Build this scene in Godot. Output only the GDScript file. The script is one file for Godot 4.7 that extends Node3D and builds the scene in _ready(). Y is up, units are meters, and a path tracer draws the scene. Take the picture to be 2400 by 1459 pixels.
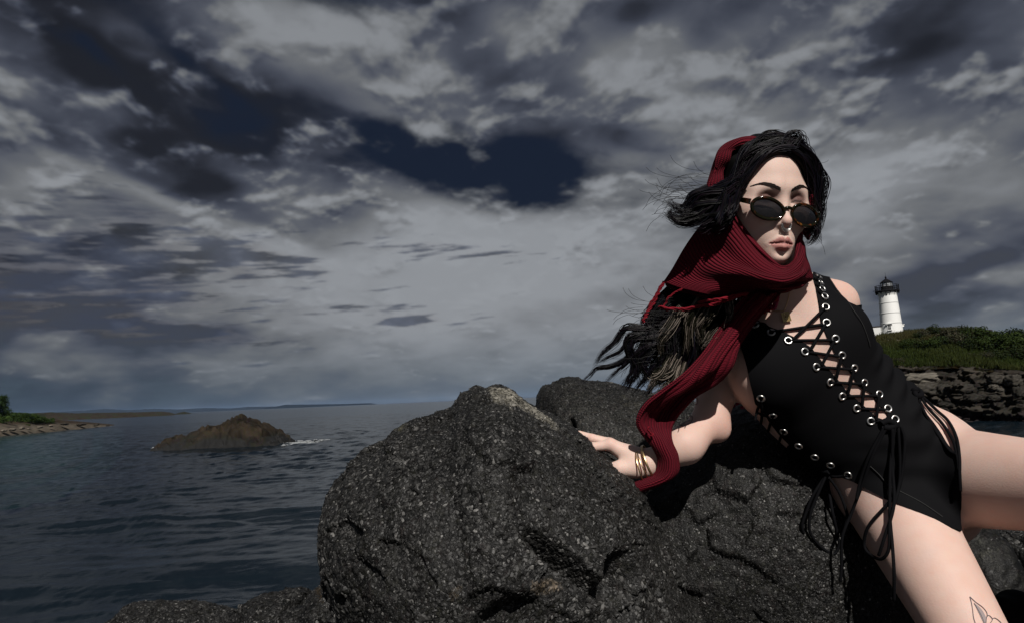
extends Node3D
# A woman in a laced black swimsuit and a red knitted scarf reclines on dark boulders by the sea; behind her a headland with a lighthouse, to the left a bay.

const FOCAL := 1564.0                      # lens: focal length in units of a 2400 x 1459 picture
const EYE_HEIGHT := 4.0
var cam_xf: Transform3D
var nothing: Callable
var mats := {}
var names := {}
var noise_a := FastNoiseLite.new()
var noise_cell := FastNoiseLite.new()
var noise_edge := FastNoiseLite.new()
var noise_fine := FastNoiseLite.new()
var noise_puff := FastNoiseLite.new()
var rng := RandomNumberGenerator.new()

# ---------------------------------------------------------------- geometry helpers
func P(px: float, py: float, d: float) -> Vector3:          # a point d metres ahead, in the axes of the photographer's view
	return Vector3((px - 1200.0) * d / FOCAL, (729.5 - py) * d / FOCAL, -d)

func W(px: float, py: float, d: float) -> Vector3:          # the same in the world
	return cam_xf * P(px, py, d)

class Shape:
	var v := PackedVector3Array()
	var n := PackedVector3Array()
	var uv := PackedVector2Array()
	var c := PackedColorArray()
	var i := PackedInt32Array()
	var use_uv := false
	var use_c := false

	func add(p: Vector3, col := Color.WHITE, t := Vector2.ZERO) -> int:
		v.append(p); c.append(col); uv.append(t)
		return v.size() - 1

	func tri(a: int, b: int, d: int) -> void:
		i.append(a); i.append(b); i.append(d)

	func quad(a: int, b: int, d: int, e: int) -> void:
		i.append(a); i.append(b); i.append(d); i.append(a); i.append(d); i.append(e)

	func grid(start: int, rows: int, cols: int, wrap := false) -> void:
		for r in rows - 1:
			for k in (cols if wrap else cols - 1):
				var a := start + r * cols + k
				var b := start + r * cols + (k + 1) % cols
				quad(a, b, b + cols, a + cols)

	func box(center: Vector3, size: Vector3, basis := Basis(), col := Color.WHITE) -> void:
		var h := size * 0.5
		for f in 6:
			var ax := f / 2
			var s := 1.0 if f % 2 == 0 else -1.0
			var nn := Vector3.ZERO; nn[ax] = s
			var u := Vector3.ZERO; u[(ax + 1) % 3] = 1.0
			var w := Vector3.ZERO; w[(ax + 2) % 3] = 1.0
			var st := v.size()
			for q in [[-1, -1], [1, -1], [1, 1], [-1, 1]]:
				var p: Vector3 = (nn + u * q[0] + w * q[1]) * h
				add(center + basis * p, col, Vector2(q[0], q[1]) * 0.5)
			if s > 0: quad(st, st + 3, st + 2, st + 1)
			else: quad(st, st + 1, st + 2, st + 3)

	func tube(pts: PackedVector3Array, radii: PackedFloat32Array, sides: int, col := Color.WHITE, caps := true, flat := 1.0) -> void:
		var m := pts.size()
		if m < 2: return
		var st := v.size()
		var t := (pts[1] - pts[0]).normalized()
		var u := t.cross(Vector3(0.31, 0.9, 0.2)).normalized()
		var len := 0.0
		for k in m:
			var t2 := (pts[mini(k + 1, m - 1)] - pts[maxi(k - 1, 0)]).normalized()
			u = (u - t2 * u.dot(t2)).normalized()
			var w := t2.cross(u)
			if k > 0: len += pts[k].distance_to(pts[k - 1])
			for s in sides:
				var a := TAU * s / sides
				add(pts[k] + (u * cos(a) + w * sin(a) * flat) * radii[k], col, Vector2(float(s) / sides, len))
		for k in m - 1:
			for s in sides:
				var a := st + k * sides + s
				var b := st + k * sides + (s + 1) % sides
				quad(a, a + sides, b + sides, b)
		if caps and sides > 2:
			var c0 := add(pts[0], col)
			var c1 := add(pts[m - 1], col)
			for s in sides:
				tri(c0, st + s, st + (s + 1) % sides)
				tri(c1, st + (m - 1) * sides + (s + 1) % sides, st + (m - 1) * sides + s)

	func lathe(base: Vector3, profile: Array, sides: int, col := Color.WHITE, basis := Basis()) -> void:   # profile: [radius, height]
		var st := v.size()
		for p in profile:
			for s in sides:
				var a := TAU * s / sides
				add(base + basis * Vector3(cos(a) * p[0], p[1], sin(a) * p[0]), col, Vector2(float(s) / sides, p[1]))
		for k in profile.size() - 1:
			for s in sides:
				var a := st + k * sides + s
				var b := st + k * sides + (s + 1) % sides
				quad(a, b, b + sides, a + sides)

	func smooth() -> void:                                   # normals from the winding (front faces run clockwise)
		n.resize(v.size())
		n.fill(Vector3.ZERO)
		for k in range(0, i.size(), 3):
			var a := i[k]; var b := i[k + 1]; var d := i[k + 2]
			var f := (v[d] - v[a]).cross(v[b] - v[a])
			n[a] += f; n[b] += f; n[d] += f
		for k in n.size():
			n[k] = n[k].normalized()

	func flat() -> void:
		var v2 := PackedVector3Array(); var c2 := PackedColorArray(); var u2 := PackedVector2Array(); var i2 := PackedInt32Array()
		for k in i.size():
			v2.append(v[i[k]]); c2.append(c[i[k]]); u2.append(uv[i[k]]); i2.append(k)
		v = v2; c = c2; uv = u2; i = i2
		smooth()

	func mesh(shift := Vector3.ZERO) -> ArrayMesh:
		if n.size() != v.size(): smooth()
		var a := []
		a.resize(Mesh.ARRAY_MAX)
		var w := v
		if shift != Vector3.ZERO:
			w = PackedVector3Array(); w.resize(v.size())
			for k in v.size(): w[k] = v[k] - shift
		a[Mesh.ARRAY_VERTEX] = w
		a[Mesh.ARRAY_NORMAL] = n
		a[Mesh.ARRAY_INDEX] = i
		if use_uv: a[Mesh.ARRAY_TEX_UV] = uv
		if use_c: a[Mesh.ARRAY_COLOR] = c
		var m := ArrayMesh.new()
		m.add_surface_from_arrays(Mesh.PRIMITIVE_TRIANGLES, a)
		return m

func numbered(called: String, parent: Node) -> String:
	var key := str(parent.get_instance_id()) + called
	names[key] = names.get(key, 0) + 1
	return called if names[key] == 1 else "%s_%03d" % [called, names[key] - 1]

func origin_of(n: Node3D) -> Vector3:
	return n.get_meta("base_point", Vector3.ZERO)

func obj(called: String, s: Shape, m: Material, parent: Node3D = self, local := false) -> MeshInstance3D:
	var o := MeshInstance3D.new()
	o.mesh = s.mesh(Vector3.ZERO if local else origin_of(parent))
	o.mesh.surface_set_material(0, m)
	o.name = numbered(called, parent)
	o.set_meta("base_point", Vector3.ZERO if local else origin_of(parent))
	o.cast_shadow = GeometryInstance3D.SHADOW_CASTING_SETTING_ON
	parent.add_child(o, true)
	return o

func put(called: String, mesh: Mesh, xf: Transform3D, parent: Node3D) -> MeshInstance3D:      # a shared mesh, placed in the world
	var o := MeshInstance3D.new()
	o.mesh = mesh
	o.name = numbered(called, parent)
	xf.origin -= origin_of(parent)
	o.transform = xf
	parent.add_child(o, true)
	return o

func thing(called: String, label: String, category: String, at: Vector3, group := "") -> Node3D:
	var o := Node3D.new()
	o.name = numbered(called, self)
	o.position = at
	o.set_meta("base_point", at)
	add_child(o, true)
	return tag(o, label, category, group)

func tag(o: Node3D, label: String, category: String, group := "") -> Node3D:
	o.set_meta("label", label)
	o.set_meta("category", category)
	if group: o.set_meta("group", group)
	return o

func structure(o: Node3D) -> Node3D:
	o.set_meta("kind", "structure")
	return o

func stuff(o: Node3D) -> Node3D:
	o.set_meta("kind", "stuff")
	return o

func mat(key: String, linear: Color, rough := 0.6, metal := 0.0, spec := 0.5) -> StandardMaterial3D:
	if mats.has(key): return mats[key]
	var m := StandardMaterial3D.new()
	m.resource_name = key
	m.albedo_color = linear.linear_to_srgb()
	m.roughness = rough
	m.metallic = metal
	m.metallic_specular = spec
	m.cull_mode = BaseMaterial3D.CULL_DISABLED
	mats[key] = m
	return m

func tinted(key: String, rough := 0.7, spec := 0.4) -> StandardMaterial3D:           # colour comes from the vertices
	var m := mat(key, Color.WHITE, rough, 0.0, spec)
	m.vertex_color_use_as_albedo = true
	return m

func curve(pts: PackedVector3Array, per: int) -> PackedVector3Array:                # Catmull-Rom through the points
	var out := PackedVector3Array()
	var m := pts.size()
	for k in m - 1:
		var a := pts[maxi(k - 1, 0)]; var b := pts[k]; var c := pts[k + 1]; var d := pts[mini(k + 2, m - 1)]
		for s in per:
			out.append(b.cubic_interpolate(c, a, d, float(s) / per))
	out.append(pts[m - 1])
	return out

func even(value: float, count: int) -> PackedFloat32Array:
	var r := PackedFloat32Array()
	r.resize(count); r.fill(value)
	return r

func smin(a: float, b: float, k: float) -> float:
	var h := maxf(k - absf(a - b), 0.0) / k
	return minf(a, b) - h * h * k * 0.25

func smax(a: float, b: float, k: float) -> float:
	return -smin(-a, -b, k)

func cone(p: Vector3, a: Vector3, b: Vector3, ra: float, rb: float) -> float:
	var ba := b - a
	var t := clampf((p - a).dot(ba) / ba.length_squared(), 0.0, 1.0)
	return (p - a - ba * t).length() - lerpf(ra, rb, t)

func ball(p: Vector3, c: Vector3, r: Vector3) -> float:
	var q := (p - c) / r
	var l := q.length()
	var l2 := (q / r).length()
	return l * (l - 1.0) / maxf(l2, 1e-6) if l > 0.2 else (l - 1.0) * minf(r.x, minf(r.y, r.z))

func inside_polygon_distance(p: Vector2, poly: PackedVector2Array) -> float:         # negative inside
	var d := 1e12
	var s := 1.0
	var m := poly.size()
	var j := m - 1
	for k in m:
		var e := poly[j] - poly[k]
		var w := p - poly[k]
		var b := w - e * clampf(w.dot(e) / e.length_squared(), 0.0, 1.0)
		d = minf(d, b.length_squared())
		var c1 := p.y >= poly[k].y
		var c2 := p.y < poly[j].y
		var c3 := e.x * w.y > e.y * w.x
		if (c1 and c2 and c3) or (not c1 and not c2 and not c3): s = -s
		j = k
	return s * sqrt(d)

# Surface nets: one vertex in each cell that the surface crosses, one quad round each crossed edge; only blocks near the surface are visited.
func nets(sdf: Callable, lo: Vector3, hi: Vector3, cell: float, paint: Callable, out: Shape, offset := 0.0) -> void:
	const B := 6
	var nx := int(ceil((hi.x - lo.x) / cell / B)) * B
	var ny := int(ceil((hi.y - lo.y) / cell / B)) * B
	var nz := int(ceil((hi.z - lo.z) / cell / B)) * B
	var sx := nx + 1
	var sxy := sx * (ny + 1)
	var val := PackedFloat32Array()
	val.resize(sxy * (nz + 1))
	val.fill(1e9)
	var reach := cell * B * 0.9 + cell
	var blocks := []
	for bz in nz / B:
		for by in ny / B:
			for bx in nx / B:
				var c := lo + Vector3(bx + 0.5, by + 0.5, bz + 0.5) * (cell * B)
				if absf(sdf.call(c) - offset) < reach * 1.25:
					blocks.append(Vector3i(bx, by, bz))
	for b in blocks:
		for k in range(b.z * B, b.z * B + B + 1):
			for j in range(b.y * B, b.y * B + B + 1):
				var row: int = k * sxy + j * sx
				for i in range(b.x * B, b.x * B + B + 1):
					if val[row + i] > 1e8:
						val[row + i] = sdf.call(lo + Vector3(i, j, k) * cell) - offset
	var at := {}
	var start := out.v.size()
	for b in blocks:
		for k in range(b.z * B, b.z * B + B):
			for j in range(b.y * B, b.y * B + B):
				for i in range(b.x * B, b.x * B + B):
					var o: int = k * sxy + j * sx + i
					var v := [val[o], val[o + 1], val[o + sx], val[o + sx + 1], val[o + sxy], val[o + sxy + 1], val[o + sxy + sx], val[o + sxy + sx + 1]]
					var neg := 0
					for q in 8:
						if v[q] < 0.0: neg += 1
					if neg == 0 or neg == 8: continue
					var sum := Vector3.ZERO
					var cnt := 0
					for ax in 3:
						var bit := 1 << ax
						for q in 8:
							if q & bit: continue
							var a: float = v[q]
							var d: float = v[q | bit]
							if (a < 0.0) != (d < 0.0):
								var p := Vector3(q & 1, (q >> 1) & 1, (q >> 2) & 1)
								p[ax] += a / (a - d)
								sum += p; cnt += 1
					var pos := lo + (Vector3(i, j, k) + sum / cnt) * cell
					at[o] = out.v.size()
					out.add(pos, Color.WHITE)
	var steps := [1, sx, sxy]
	for b in blocks:
		for k in range(b.z * B, b.z * B + B):
			for j in range(b.y * B, b.y * B + B):
				for i in range(b.x * B, b.x * B + B):
					var o: int = k * sxy + j * sx + i
					var v0: float = val[o]
					for ax in 3:
						var v1: float = val[o + steps[ax]]
						if (v0 < 0.0) == (v1 < 0.0) or v1 > 1e8: continue
						var s1: int = steps[(ax + 1) % 3]
						var s2: int = steps[(ax + 2) % 3]
						if not (at.has(o) and at.has(o - s1) and at.has(o - s2) and at.has(o - s1 - s2)): continue
						if v0 < 0.0: out.quad(at[o], at[o - s2], at[o - s1 - s2], at[o - s1])
						else: out.quad(at[o], at[o - s1], at[o - s1 - s2], at[o - s2])
	out.n.resize(out.v.size())
	var e := cell * 0.35
	for q in range(start, out.v.size()):
		var p := out.v[q]
		var d0: float = sdf.call(p)
		var g := Vector3(sdf.call(p + Vector3(e, 0, 0)) - d0, sdf.call(p + Vector3(0, e, 0)) - d0, sdf.call(p + Vector3(0, 0, e)) - d0)
		out.n[q] = g.normalized()
		out.v[q] = p - out.n[q] * (d0 - offset) * 0.8
		if paint.is_valid(): out.c[q] = paint.call(p)

func to_world(s: Shape, xf: Transform3D) -> void:
	for k in s.v.size(): s.v[k] = xf * s.v[k]
	for k in s.n.size(): s.n[k] = xf.basis * s.n[k]

# ---------------------------------------------------------------- the woman's body as one distance field (view axes, metres)
const TORSO_D := 1.38
var t_c := PackedFloat32Array(); var t_w := PackedFloat32Array(); var t_f := PackedFloat32Array(); var t_b := PackedFloat32Array()
var t_o: Vector3; var t_ax: Vector3; var t_px: Vector3
const T0 := -30.0
const T1 := 640.0
var bp_breast_r: Vector3
var bp_breast_l: Vector3
var bp_sh_r: Vector3
var bp_el_r: Vector3
var bp_el_tip: Vector3
var bp_fore_r: Vector3
var bp_wr_r: Vector3
var bp_sh_l: Vector3
var bp_el_l: Vector3
var bp_wr_l: Vector3
var bp_trap: Vector3
var bp_clav_a: Vector3
var bp_clav_l: Vector3
var bp_clav_r: Vector3
var bp_neck_a: Vector3
var bp_neck_b: Vector3
var bp_hip_r: Vector3
var bp_knee_r: Vector3
var bp_ankle_r: Vector3
var bp_hip_l: Vector3
var bp_knee_l: Vector3
var bp_ankle_l: Vector3
var bp_seat_r: Vector3
var bp_seat_l: Vector3
var bp_belly: Vector3
var head_xf: Transform3D                   # head axes (metres, origin between the ears at eye height) to view axes
var head_inv: Transform3D

func spline_table(keys: Array, column: int) -> PackedFloat32Array:
	var out := PackedFloat32Array()
	var j := 0
	for s in int(T1 - T0) + 2:
		var at := T0 + s
		while j < keys.size() - 2 and at > keys[j + 1][0]: j += 1
		var t := clampf((at - keys[j][0]) / (keys[j + 1][0] - keys[j][0]), 0.0, 1.0)
		out.append(cubic_interpolate(keys[j][column], keys[j + 1][column], keys[maxi(j - 1, 0)][column], keys[mini(j + 2, keys.size() - 1)][column], t))
	return out

func prepare_body() -> void:
	t_o = P(1850, 690, TORSO_D)
	t_ax = Vector3(0.562, -0.827, 0.0).normalized()
	t_px = Vector3(0.827, 0.562, 0.0).normalized()
	# along the trunk: [station, centre, half width, half depth in front, half depth behind]
	var keys := [[-30, -30, 62, 62, 62], [30, -42, 112, 86, 92], [90, -62, 138, 104, 112], [150, -76, 152, 112, 120], [200, -66, 158, 106, 118], [250, -60, 156, 99, 110],
		[290, -53, 154, 93, 104], [340, -42, 151, 88, 100], [370, -32, 147, 88, 102], [407, -14, 150, 90, 112], [440, -3, 157, 94, 122], [490, 2, 162, 98, 128], [550, 8, 142, 96, 120], [600, 12, 108, 88, 100], [640, 14, 70, 70, 80]]
	t_c = spline_table(keys, 1); t_w = spline_table(keys, 2); t_f = spline_table(keys, 3); t_b = spline_table(keys, 4)
	bp_breast_r = P(1800, 862, 1.345)
	bp_breast_l = P(1955, 784, 1.345)
	bp_sh_r = P(1712, 800, 1.47)
	bp_el_r = P(1664, 985, 1.375)
	bp_el_tip = P(1682, 1006, 1.37)
	bp_fore_r = P(1606, 1042, 1.335)
	bp_wr_r = P(1516, 1086, 1.335)
	bp_sh_l = P(1955, 711, 1.44)
	bp_el_l = P(2000, 900, 1.66)
	bp_wr_l = P(2010, 1090, 1.72)
	bp_trap = P(1835, 655, 1.41)
	bp_clav_a = P(1868, 712, 1.345)
	bp_clav_l = P(1945, 700, 1.41)
	bp_clav_r = P(1750, 752, 1.42)
	bp_neck_a = P(1846, 735, 1.39)
	bp_neck_b = P(1800, 560, 1.315)
	bp_hip_r = P(2072, 1140, 1.365)
	bp_knee_r = P(2335, 1600, 1.07)
	bp_ankle_r = P(2520, 2080, 1.3)
	bp_hip_l = P(2205, 1112, 1.36)
	bp_knee_l = P(2650, 1158, 1.02)
	bp_ankle_l = P(2440, 1475, 1.30)
	bp_seat_r = P(2040, 1130, 1.475)
	bp_seat_l = P(2160, 1060, 1.49)
	bp_belly = P(2080, 1030, 1.345)
	var fwd := Vector3(0.155, -0.03, 0.987).normalized()
	var up := Vector3(0.035, 1.0, 0.02)
	var right := up.cross(fwd).normalized()
	up = fwd.cross(right).normalized()
	var o := Vector3(0.4835, 0.2175, -1.2965)
	head_xf = Transform3D(Basis(right, up, fwd), o)
	head_inv = head_xf.affine_inverse()

func sd_trunk(p: Vector3) -> float:
	const K := TORSO_D / FOCAL
	var q := (p - t_o) / K
	var s := q.dot(t_ax)
	var sc := clampf(s, T0, T1)
	var f := sc - T0
	var i := int(f)
	f -= i
	var c := lerpf(t_c[i], t_c[i + 1], f)
	var w := lerpf(t_w[i], t_w[i + 1], f)
	var a := (q.dot(t_px) - c) / w
	var t := lerpf(t_f[i], t_f[i + 1], f) if q.z > 0.0 else lerpf(t_b[i], t_b[i + 1], f)
	var b := q.z / t
	var e := (s - sc) / 60.0
	var l := sqrt(a * a + b * b + e * e)
	var g := sqrt(a * a / (w * w) + b * b / (t * t) + e * e / 3600.0)
	return (l * (l - 1.0) / g if l > 0.3 else (l - 1.0) * minf(w, t)) * K

func sd_body(p: Vector3) -> float:
	var d := sd_trunk(p)
	d = smin(d, ball(p, bp_breast_r, Vector3(0.079, 0.082, 0.066)), 0.045)
	d = smin(d, ball(p, bp_breast_l, Vector3(0.068, 0.070, 0.060)), 0.04)
	if p.y > -0.17:                                            # neck and shoulders
		d = smin(d, cone(p, bp_neck_a, bp_neck_b, 0.058, 0.052), 0.05)
		d = smin(d, cone(p, bp_trap, bp_sh_l, 0.036, 0.042), 0.04)
		d = smin(d, cone(p, bp_clav_a, bp_clav_l, 0.012, 0.014), 0.03)
		d = smin(d, cone(p, bp_clav_a, bp_clav_r, 0.012, 0.014), 0.03)
	if p.x > 0.50:                                              # hips and legs
		d = smin(d, p.distance_to(bp_seat_r) - 0.095, 0.08)
		d = smin(d, p.distance_to(bp_seat_l) - 0.100, 0.08)
		d = smin(d, p.distance_to(bp_belly) - 0.060, 0.08)
		d = smin(d, cone(p, bp_hip_r, bp_knee_r, 0.093, 0.056), 0.035)
		d = smin(d, cone(p, bp_hip_l, bp_knee_l, 0.101, 0.062), 0.035)
		if p.x > 0.80:
			d = smin(d, cone(p, bp_knee_l, bp_ankle_l, 0.058, 0.036), 0.03)
			d = smin(d, cone(p, bp_knee_r, bp_ankle_r, 0.054, 0.036), 0.03)
	if p.z < -1.33:                                             # her left arm, propped behind her
		d = smin(d, cone(p, bp_sh_l, bp_el_l, 0.044, 0.036), 0.03)
		d = smin(d, cone(p, bp_el_l, bp_wr_l, 0.036, 0.026), 0.02)
	if p.x < 0.60:
		var arm := smin(cone(p, bp_sh_r, bp_el_r, 0.048, 0.035), p.distance_to(bp_el_tip) - 0.026, 0.02)
		arm = smin(arm, cone(p, bp_el_r, bp_fore_r, 0.0325, 0.0320), 0.014)
		arm = smin(arm, cone(p, bp_fore_r, bp_wr_r, 0.0320, 0.0235), 0.03)
		d = smin(d, arm, 0.012)
	return d

func ray_to(px: float, py: float, offset := 0.0, from := 0.8) -> Vector3:        # where the sight line meets the body, lifted by offset
	var dir := P(px, py, 1.0).normalized()
	var t := from
	for k in 90:
		var d := sd_body(dir * t) - offset
		if d < 0.0004: break
		t += d * 0.8
		if t > 2.4: return Vector3.INF
	return dir * t

func body_normal(p: Vector3) -> Vector3:
	var d := sd_body(p)
	return Vector3(sd_body(p + Vector3(0.002, 0, 0)) - d, sd_body(p + Vector3(0, 0.002, 0)) - d, sd_body(p + Vector3(0, 0, 0.002)) - d).normalized()

# ---------------------------------------------------------------- head (head axes, metres; x towards her left)
func sd_head(p: Vector3) -> float:
	var m := Vector3(absf(p.x), p.y, p.z)
	var d := ball(p, Vector3(0, 0.030, -0.012), Vector3(0.073, 0.083, 0.094))
	d = smin(d, ball(p, Vector3(0, -0.026, 0.024), Vector3(0.0650, 0.086, 0.057)), 0.03)
	d = smin(d, cone(m, Vector3(0.044, -0.062, 0.002), Vector3(0.009, -0.108, 0.056), 0.019, 0.012), 0.045)      # jaw
	d = smin(d, ball(p, Vector3(0, -0.116, 0.063), Vector3(0.014, 0.012, 0.016)), 0.026)                           # chin
	if p.z < 0.008:
		d = smin(d, cone(p, Vector3(0.0, -0.06, -0.012), Vector3(0.004, -0.16, -0.02), 0.052, 0.05), 0.02)
		return smin(d, ball(m, Vector3(0.074, -0.015, -0.006), Vector3(0.007, 0.030, 0.017)), 0.004)
	d = smin(d, ball(m, Vector3(0.040, -0.030, 0.050), Vector3(0.024, 0.022, 0.022)), 0.034)                       # cheek
	d = smin(d, ball(p, Vector3(0, -0.080, 0.064), Vector3(0.026, 0.026, 0.019)), 0.026)                           # muzzle
	d = smin(d, cone(m, Vector3(0.010, 0.010, 0.0750), Vector3(0.044, 0.010, 0.0585), 0.008, 0.008), 0.022)         # brow
	d = smax(d, -ball(m, Vector3(0.031, -0.010, 0.0930), Vector3(0.018, 0.0115, 0.0205)), 0.014)                    # eye socket
	d = smin(d, ball(m, Vector3(0.031, -0.012, 0.0655), Vector3(0.0150, 0.0115, 0.0118)), 0.003)                   # lid over the eyeball
	var nose := cone(p, Vector3(0, -0.002, 0.0755), Vector3(0, -0.048, 0.0940), 0.0060, 0.0066)
	nose = smin(nose, ball(p, Vector3(0, -0.0530, 0.0940), Vector3(0.0086, 0.0080, 0.0086)), 0.008)
	nose = smin(nose, ball(m, Vector3(0.0098, -0.0560, 0.0835), Vector3(0.0054, 0.0060, 0.0080)), 0.006)
	nose = smax(nose, -ball(m, Vector3(0.0056, -0.0632, 0.0880), Vector3(0.0032, 0.0040, 0.0050)), 0.002)
	d = smin(d, nose, 0.010)
	var lip := cone(m, Vector3(0.0045, -0.0840, 0.0855), Vector3(0.0230, -0.0920, 0.0725), 0.0070, 0.0024)
	lip = smin(lip, cone(m, Vector3(0.0, -0.0975, 0.0850), Vector3(0.0190, -0.0940, 0.0745), 0.0084, 0.0026), 0.0025)
	d = smin(d, lip, 0.006)
	d = smax(d, -cone(m, Vector3(0.0, -0.0905, 0.0935), Vector3(0.0215, -0.0923, 0.0790), 0.0015, 0.0011), 0.002)
	d = smax(d, -ball(p, Vector3(0, -0.1085, 0.0870), Vector3(0.013, 0.005, 0.006)), 0.008)
	d = smin(d, cone(p, Vector3(0.0, -0.06, -0.012), Vector3(0.004, -0.16, -0.02), 0.052, 0.05), 0.02)             # neck
	d = smin(d, ball(m, Vector3(0.074, -0.015, -0.006), Vector3(0.007, 0.030, 0.017)), 0.004)                      # ear
	return d

const SKIN := Color(0.56, 0.400, 0.340)

func paint_head(p: Vector3) -> Color:
	var m := Vector3(absf(p.x), p.y, p.z)
	var c := SKIN
	var red := smoothstep(0.030, 0.0, (m - Vector3(0.045, -0.03, 0.06)).length()) * 0.35 + smoothstep(0.02, 0.0, (m - Vector3(0, -0.054, 0.100)).length()) * 0.3
	c = c.lerp(Color(0.50, 0.27, 0.22), red)
	# eye shadow
	var sh := smoothstep(1.0, 0.45, Vector2((m.x - 0.031) / 0.0245, (p.y + 0.007) / 0.0140).length())
	if p.z > 0.03: c = c.lerp(Color(0.12, 0.058, 0.048), sh * 0.92)
	# lips
	var top := -0.0790 - 0.0035 * smoothstep(0.006, 0.0, m.x) - maxf(0.0, m.x - 0.006) * 0.62
	var bottom := -0.1058 + m.x * m.x * 22.0
	var edge := minf(top - p.y, p.y - bottom)
	if p.z > 0.06 and m.x < 0.025: c = c.lerp(Color(0.38, 0.165, 0.150), smoothstep(-0.0008, 0.0012, edge) * 0.95)
	if p.z > 0.06 and m.x < 0.022 and absf(p.y + 0.0910 + m.x * 0.06) < 0.0011: c = c.lerp(Color(0.07, 0.02, 0.02), 0.8)
	# lash line
	if p.z > 0.05 and absf(m.x - 0.031) < 0.0165 and absf(p.y + 0.0165 - 0.004 * (1.0 - pow((m.x - 0.031) / 0.0165, 2.0))) < 0.0014: c = Color(0.01, 0.008, 0.008)
	return c

func paint_body(p: Vector3) -> Color:
	var k := 0.5 + 0.5 * noise_a.get_noise_3dv(p * 190.0)
	var j := noise_fine.get_noise_3dv(p * 700.0)
	var c := SKIN.lerp(Color(0.53, 0.335, 0.275), clampf(k * 0.85 + j * 0.45 - 0.1, 0.0, 1.0))
	c = c.lerp(Color(0.50, 0.285, 0.225), 0.45 * smoothstep(0.08, 0.02, p.distance_to(bp_el_tip)) + 0.30 * smoothstep(0.10, 0.03, p.distance_to(bp_sh_l)))     # elbow and shoulder are pinker
	var vein := absf(noise_a.get_noise_3dv(p * 110.0 + Vector3(9, 4, 2)))
	return c.lerp(Color(0.44, 0.36, 0.345), smoothstep(0.035, 0.0, vein) * 0.16)

# ---------------------------------------------------------------- hands (view axes)
var h_pts := []
func prepare_hand() -> void:
	var pinky := P(1436, 1050, 1.425)
	h_pts = [
		[P(1516, 1086, 1.335), P(1488, 1078, 1.342), 0.0255, 0.0245], [P(1490, 1076, 1.345), P(1432, 1041, 1.355), 0.0225, 0.0125], [P(1492, 1074, 1.36), P(1430, 1040, 1.378), 0.021, 0.0118],
		[P(1494, 1074, 1.37), P(1430, 1044, 1.40), 0.019, 0.0112], [P(1496, 1076, 1.375), pinky, 0.017, 0.0105], [P(1488, 1096, 1.330), P(1452, 1097, 1.325), 0.0205, 0.0150],
		# fingers: index, middle, ring, little, thumb
		[P(1431, 1041, 1.354), P(1394, 1046, 1.356), 0.0115, 0.0092], [P(1394, 1046, 1.356), P(1362, 1040, 1.372), 0.0092, 0.0085], [P(1362, 1040, 1.372), P(1344, 1043, 1.385), 0.0085, 0.0070],
		[P(1429, 1038, 1.378), P(1388, 1026, 1.384), 0.0110, 0.0092], [P(1388, 1026, 1.384), P(1358, 1018, 1.396), 0.0092, 0.0085], [P(1358, 1018, 1.396), P(1347, 1027, 1.404), 0.0085, 0.0070],
		[P(1430, 1044, 1.402), P(1392, 1034, 1.414), 0.0108, 0.0088], [P(1392, 1034, 1.414), P(1364, 1028, 1.428), 0.0088, 0.0080], [P(1364, 1028, 1.428), P(1350, 1030, 1.436), 0.0080, 0.0068],
		[pinky, P(1402, 1046, 1.440), 0.0100, 0.0080], [P(1402, 1046, 1.440), P(1382, 1044, 1.450), 0.0080, 0.0072], [P(1382, 1044, 1.450), P(1370, 1048, 1.456), 0.0072, 0.0062],
		[P(1452, 1097, 1.325), P(1418, 1098, 1.330), 0.0140, 0.0105], [P(1418, 1098, 1.330), P(1390, 1090, 1.345), 0.0105, 0.0080],
	]

func sd_hand(p: Vector3) -> float:
	var d := 1.0
	for k in 6:
		var h: Array = h_pts[k]
		d = smin(d, cone(p, h[0], h[1], h[2], h[3]), 0.014)
	var f := 1.0
	for k in range(6, h_pts.size()):
		var h: Array = h_pts[k]
		var c := cone(p, h[0], h[1], h[2], h[3])
		f = smin(f, c, 0.002)
	d = smin(d, f, 0.007)
	return smin(d, cone(p, bp_fore_r, bp_wr_r, 0.0320, 0.0237), 0.012)

func paint_hand(p: Vector3) -> Color:
	var c := SKIN
	for k in [6, 9, 12, 15]:
		var h: Array = h_pts[k]
		c = c.lerp(Color(0.52, 0.26, 0.21), smoothstep(0.02, 0.004, p.distance_to(h[0])) * 0.3 + smoothstep(0.014, 0.004, p.distance_to(h[1])) * 0.3)
	return c

func sd_left_hand(p: Vector3) -> float:
	var w: Vector3 = bp_wr_l
	var q := p - w
	var d := cone(q, Vector3(0, 0, 0), Vector3(0.012, -0.075, 0.01), 0.024, 0.026)
	for k in 4:
		var a := Vector3(-0.022 + k * 0.017, -0.085 - (0.006 if k in [1, 2] else 0.0), 0.012)
		var b := a + Vector3((k - 1.5) * 0.006, -0.036, 0.018)
		d = smin(d, smin(cone(q, a, b, 0.0098, 0.0088), cone(q, b, b + Vector3((k - 1.5) * 0.003, -0.022 + (0.006 if k in [0, 3] else 0.0), 0.03), 0.0088, 0.0070), 0.002), 0.005)
	return smin(d, smin(cone(q, Vector3(-0.02, -0.02, 0.01), Vector3(-0.05, -0.055, 0.03), 0.014, 0.0105), cone(q, Vector3(-0.05, -0.055, 0.03), Vector3(-0.058, -0.080, 0.05), 0.0105, 0.008), 0.002), 0.008)

# ---------------------------------------------------------------- swimsuit
var suit_poly := PackedVector2Array()
var gap_poly := PackedVector2Array()
var side_poly := PackedVector2Array()

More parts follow.
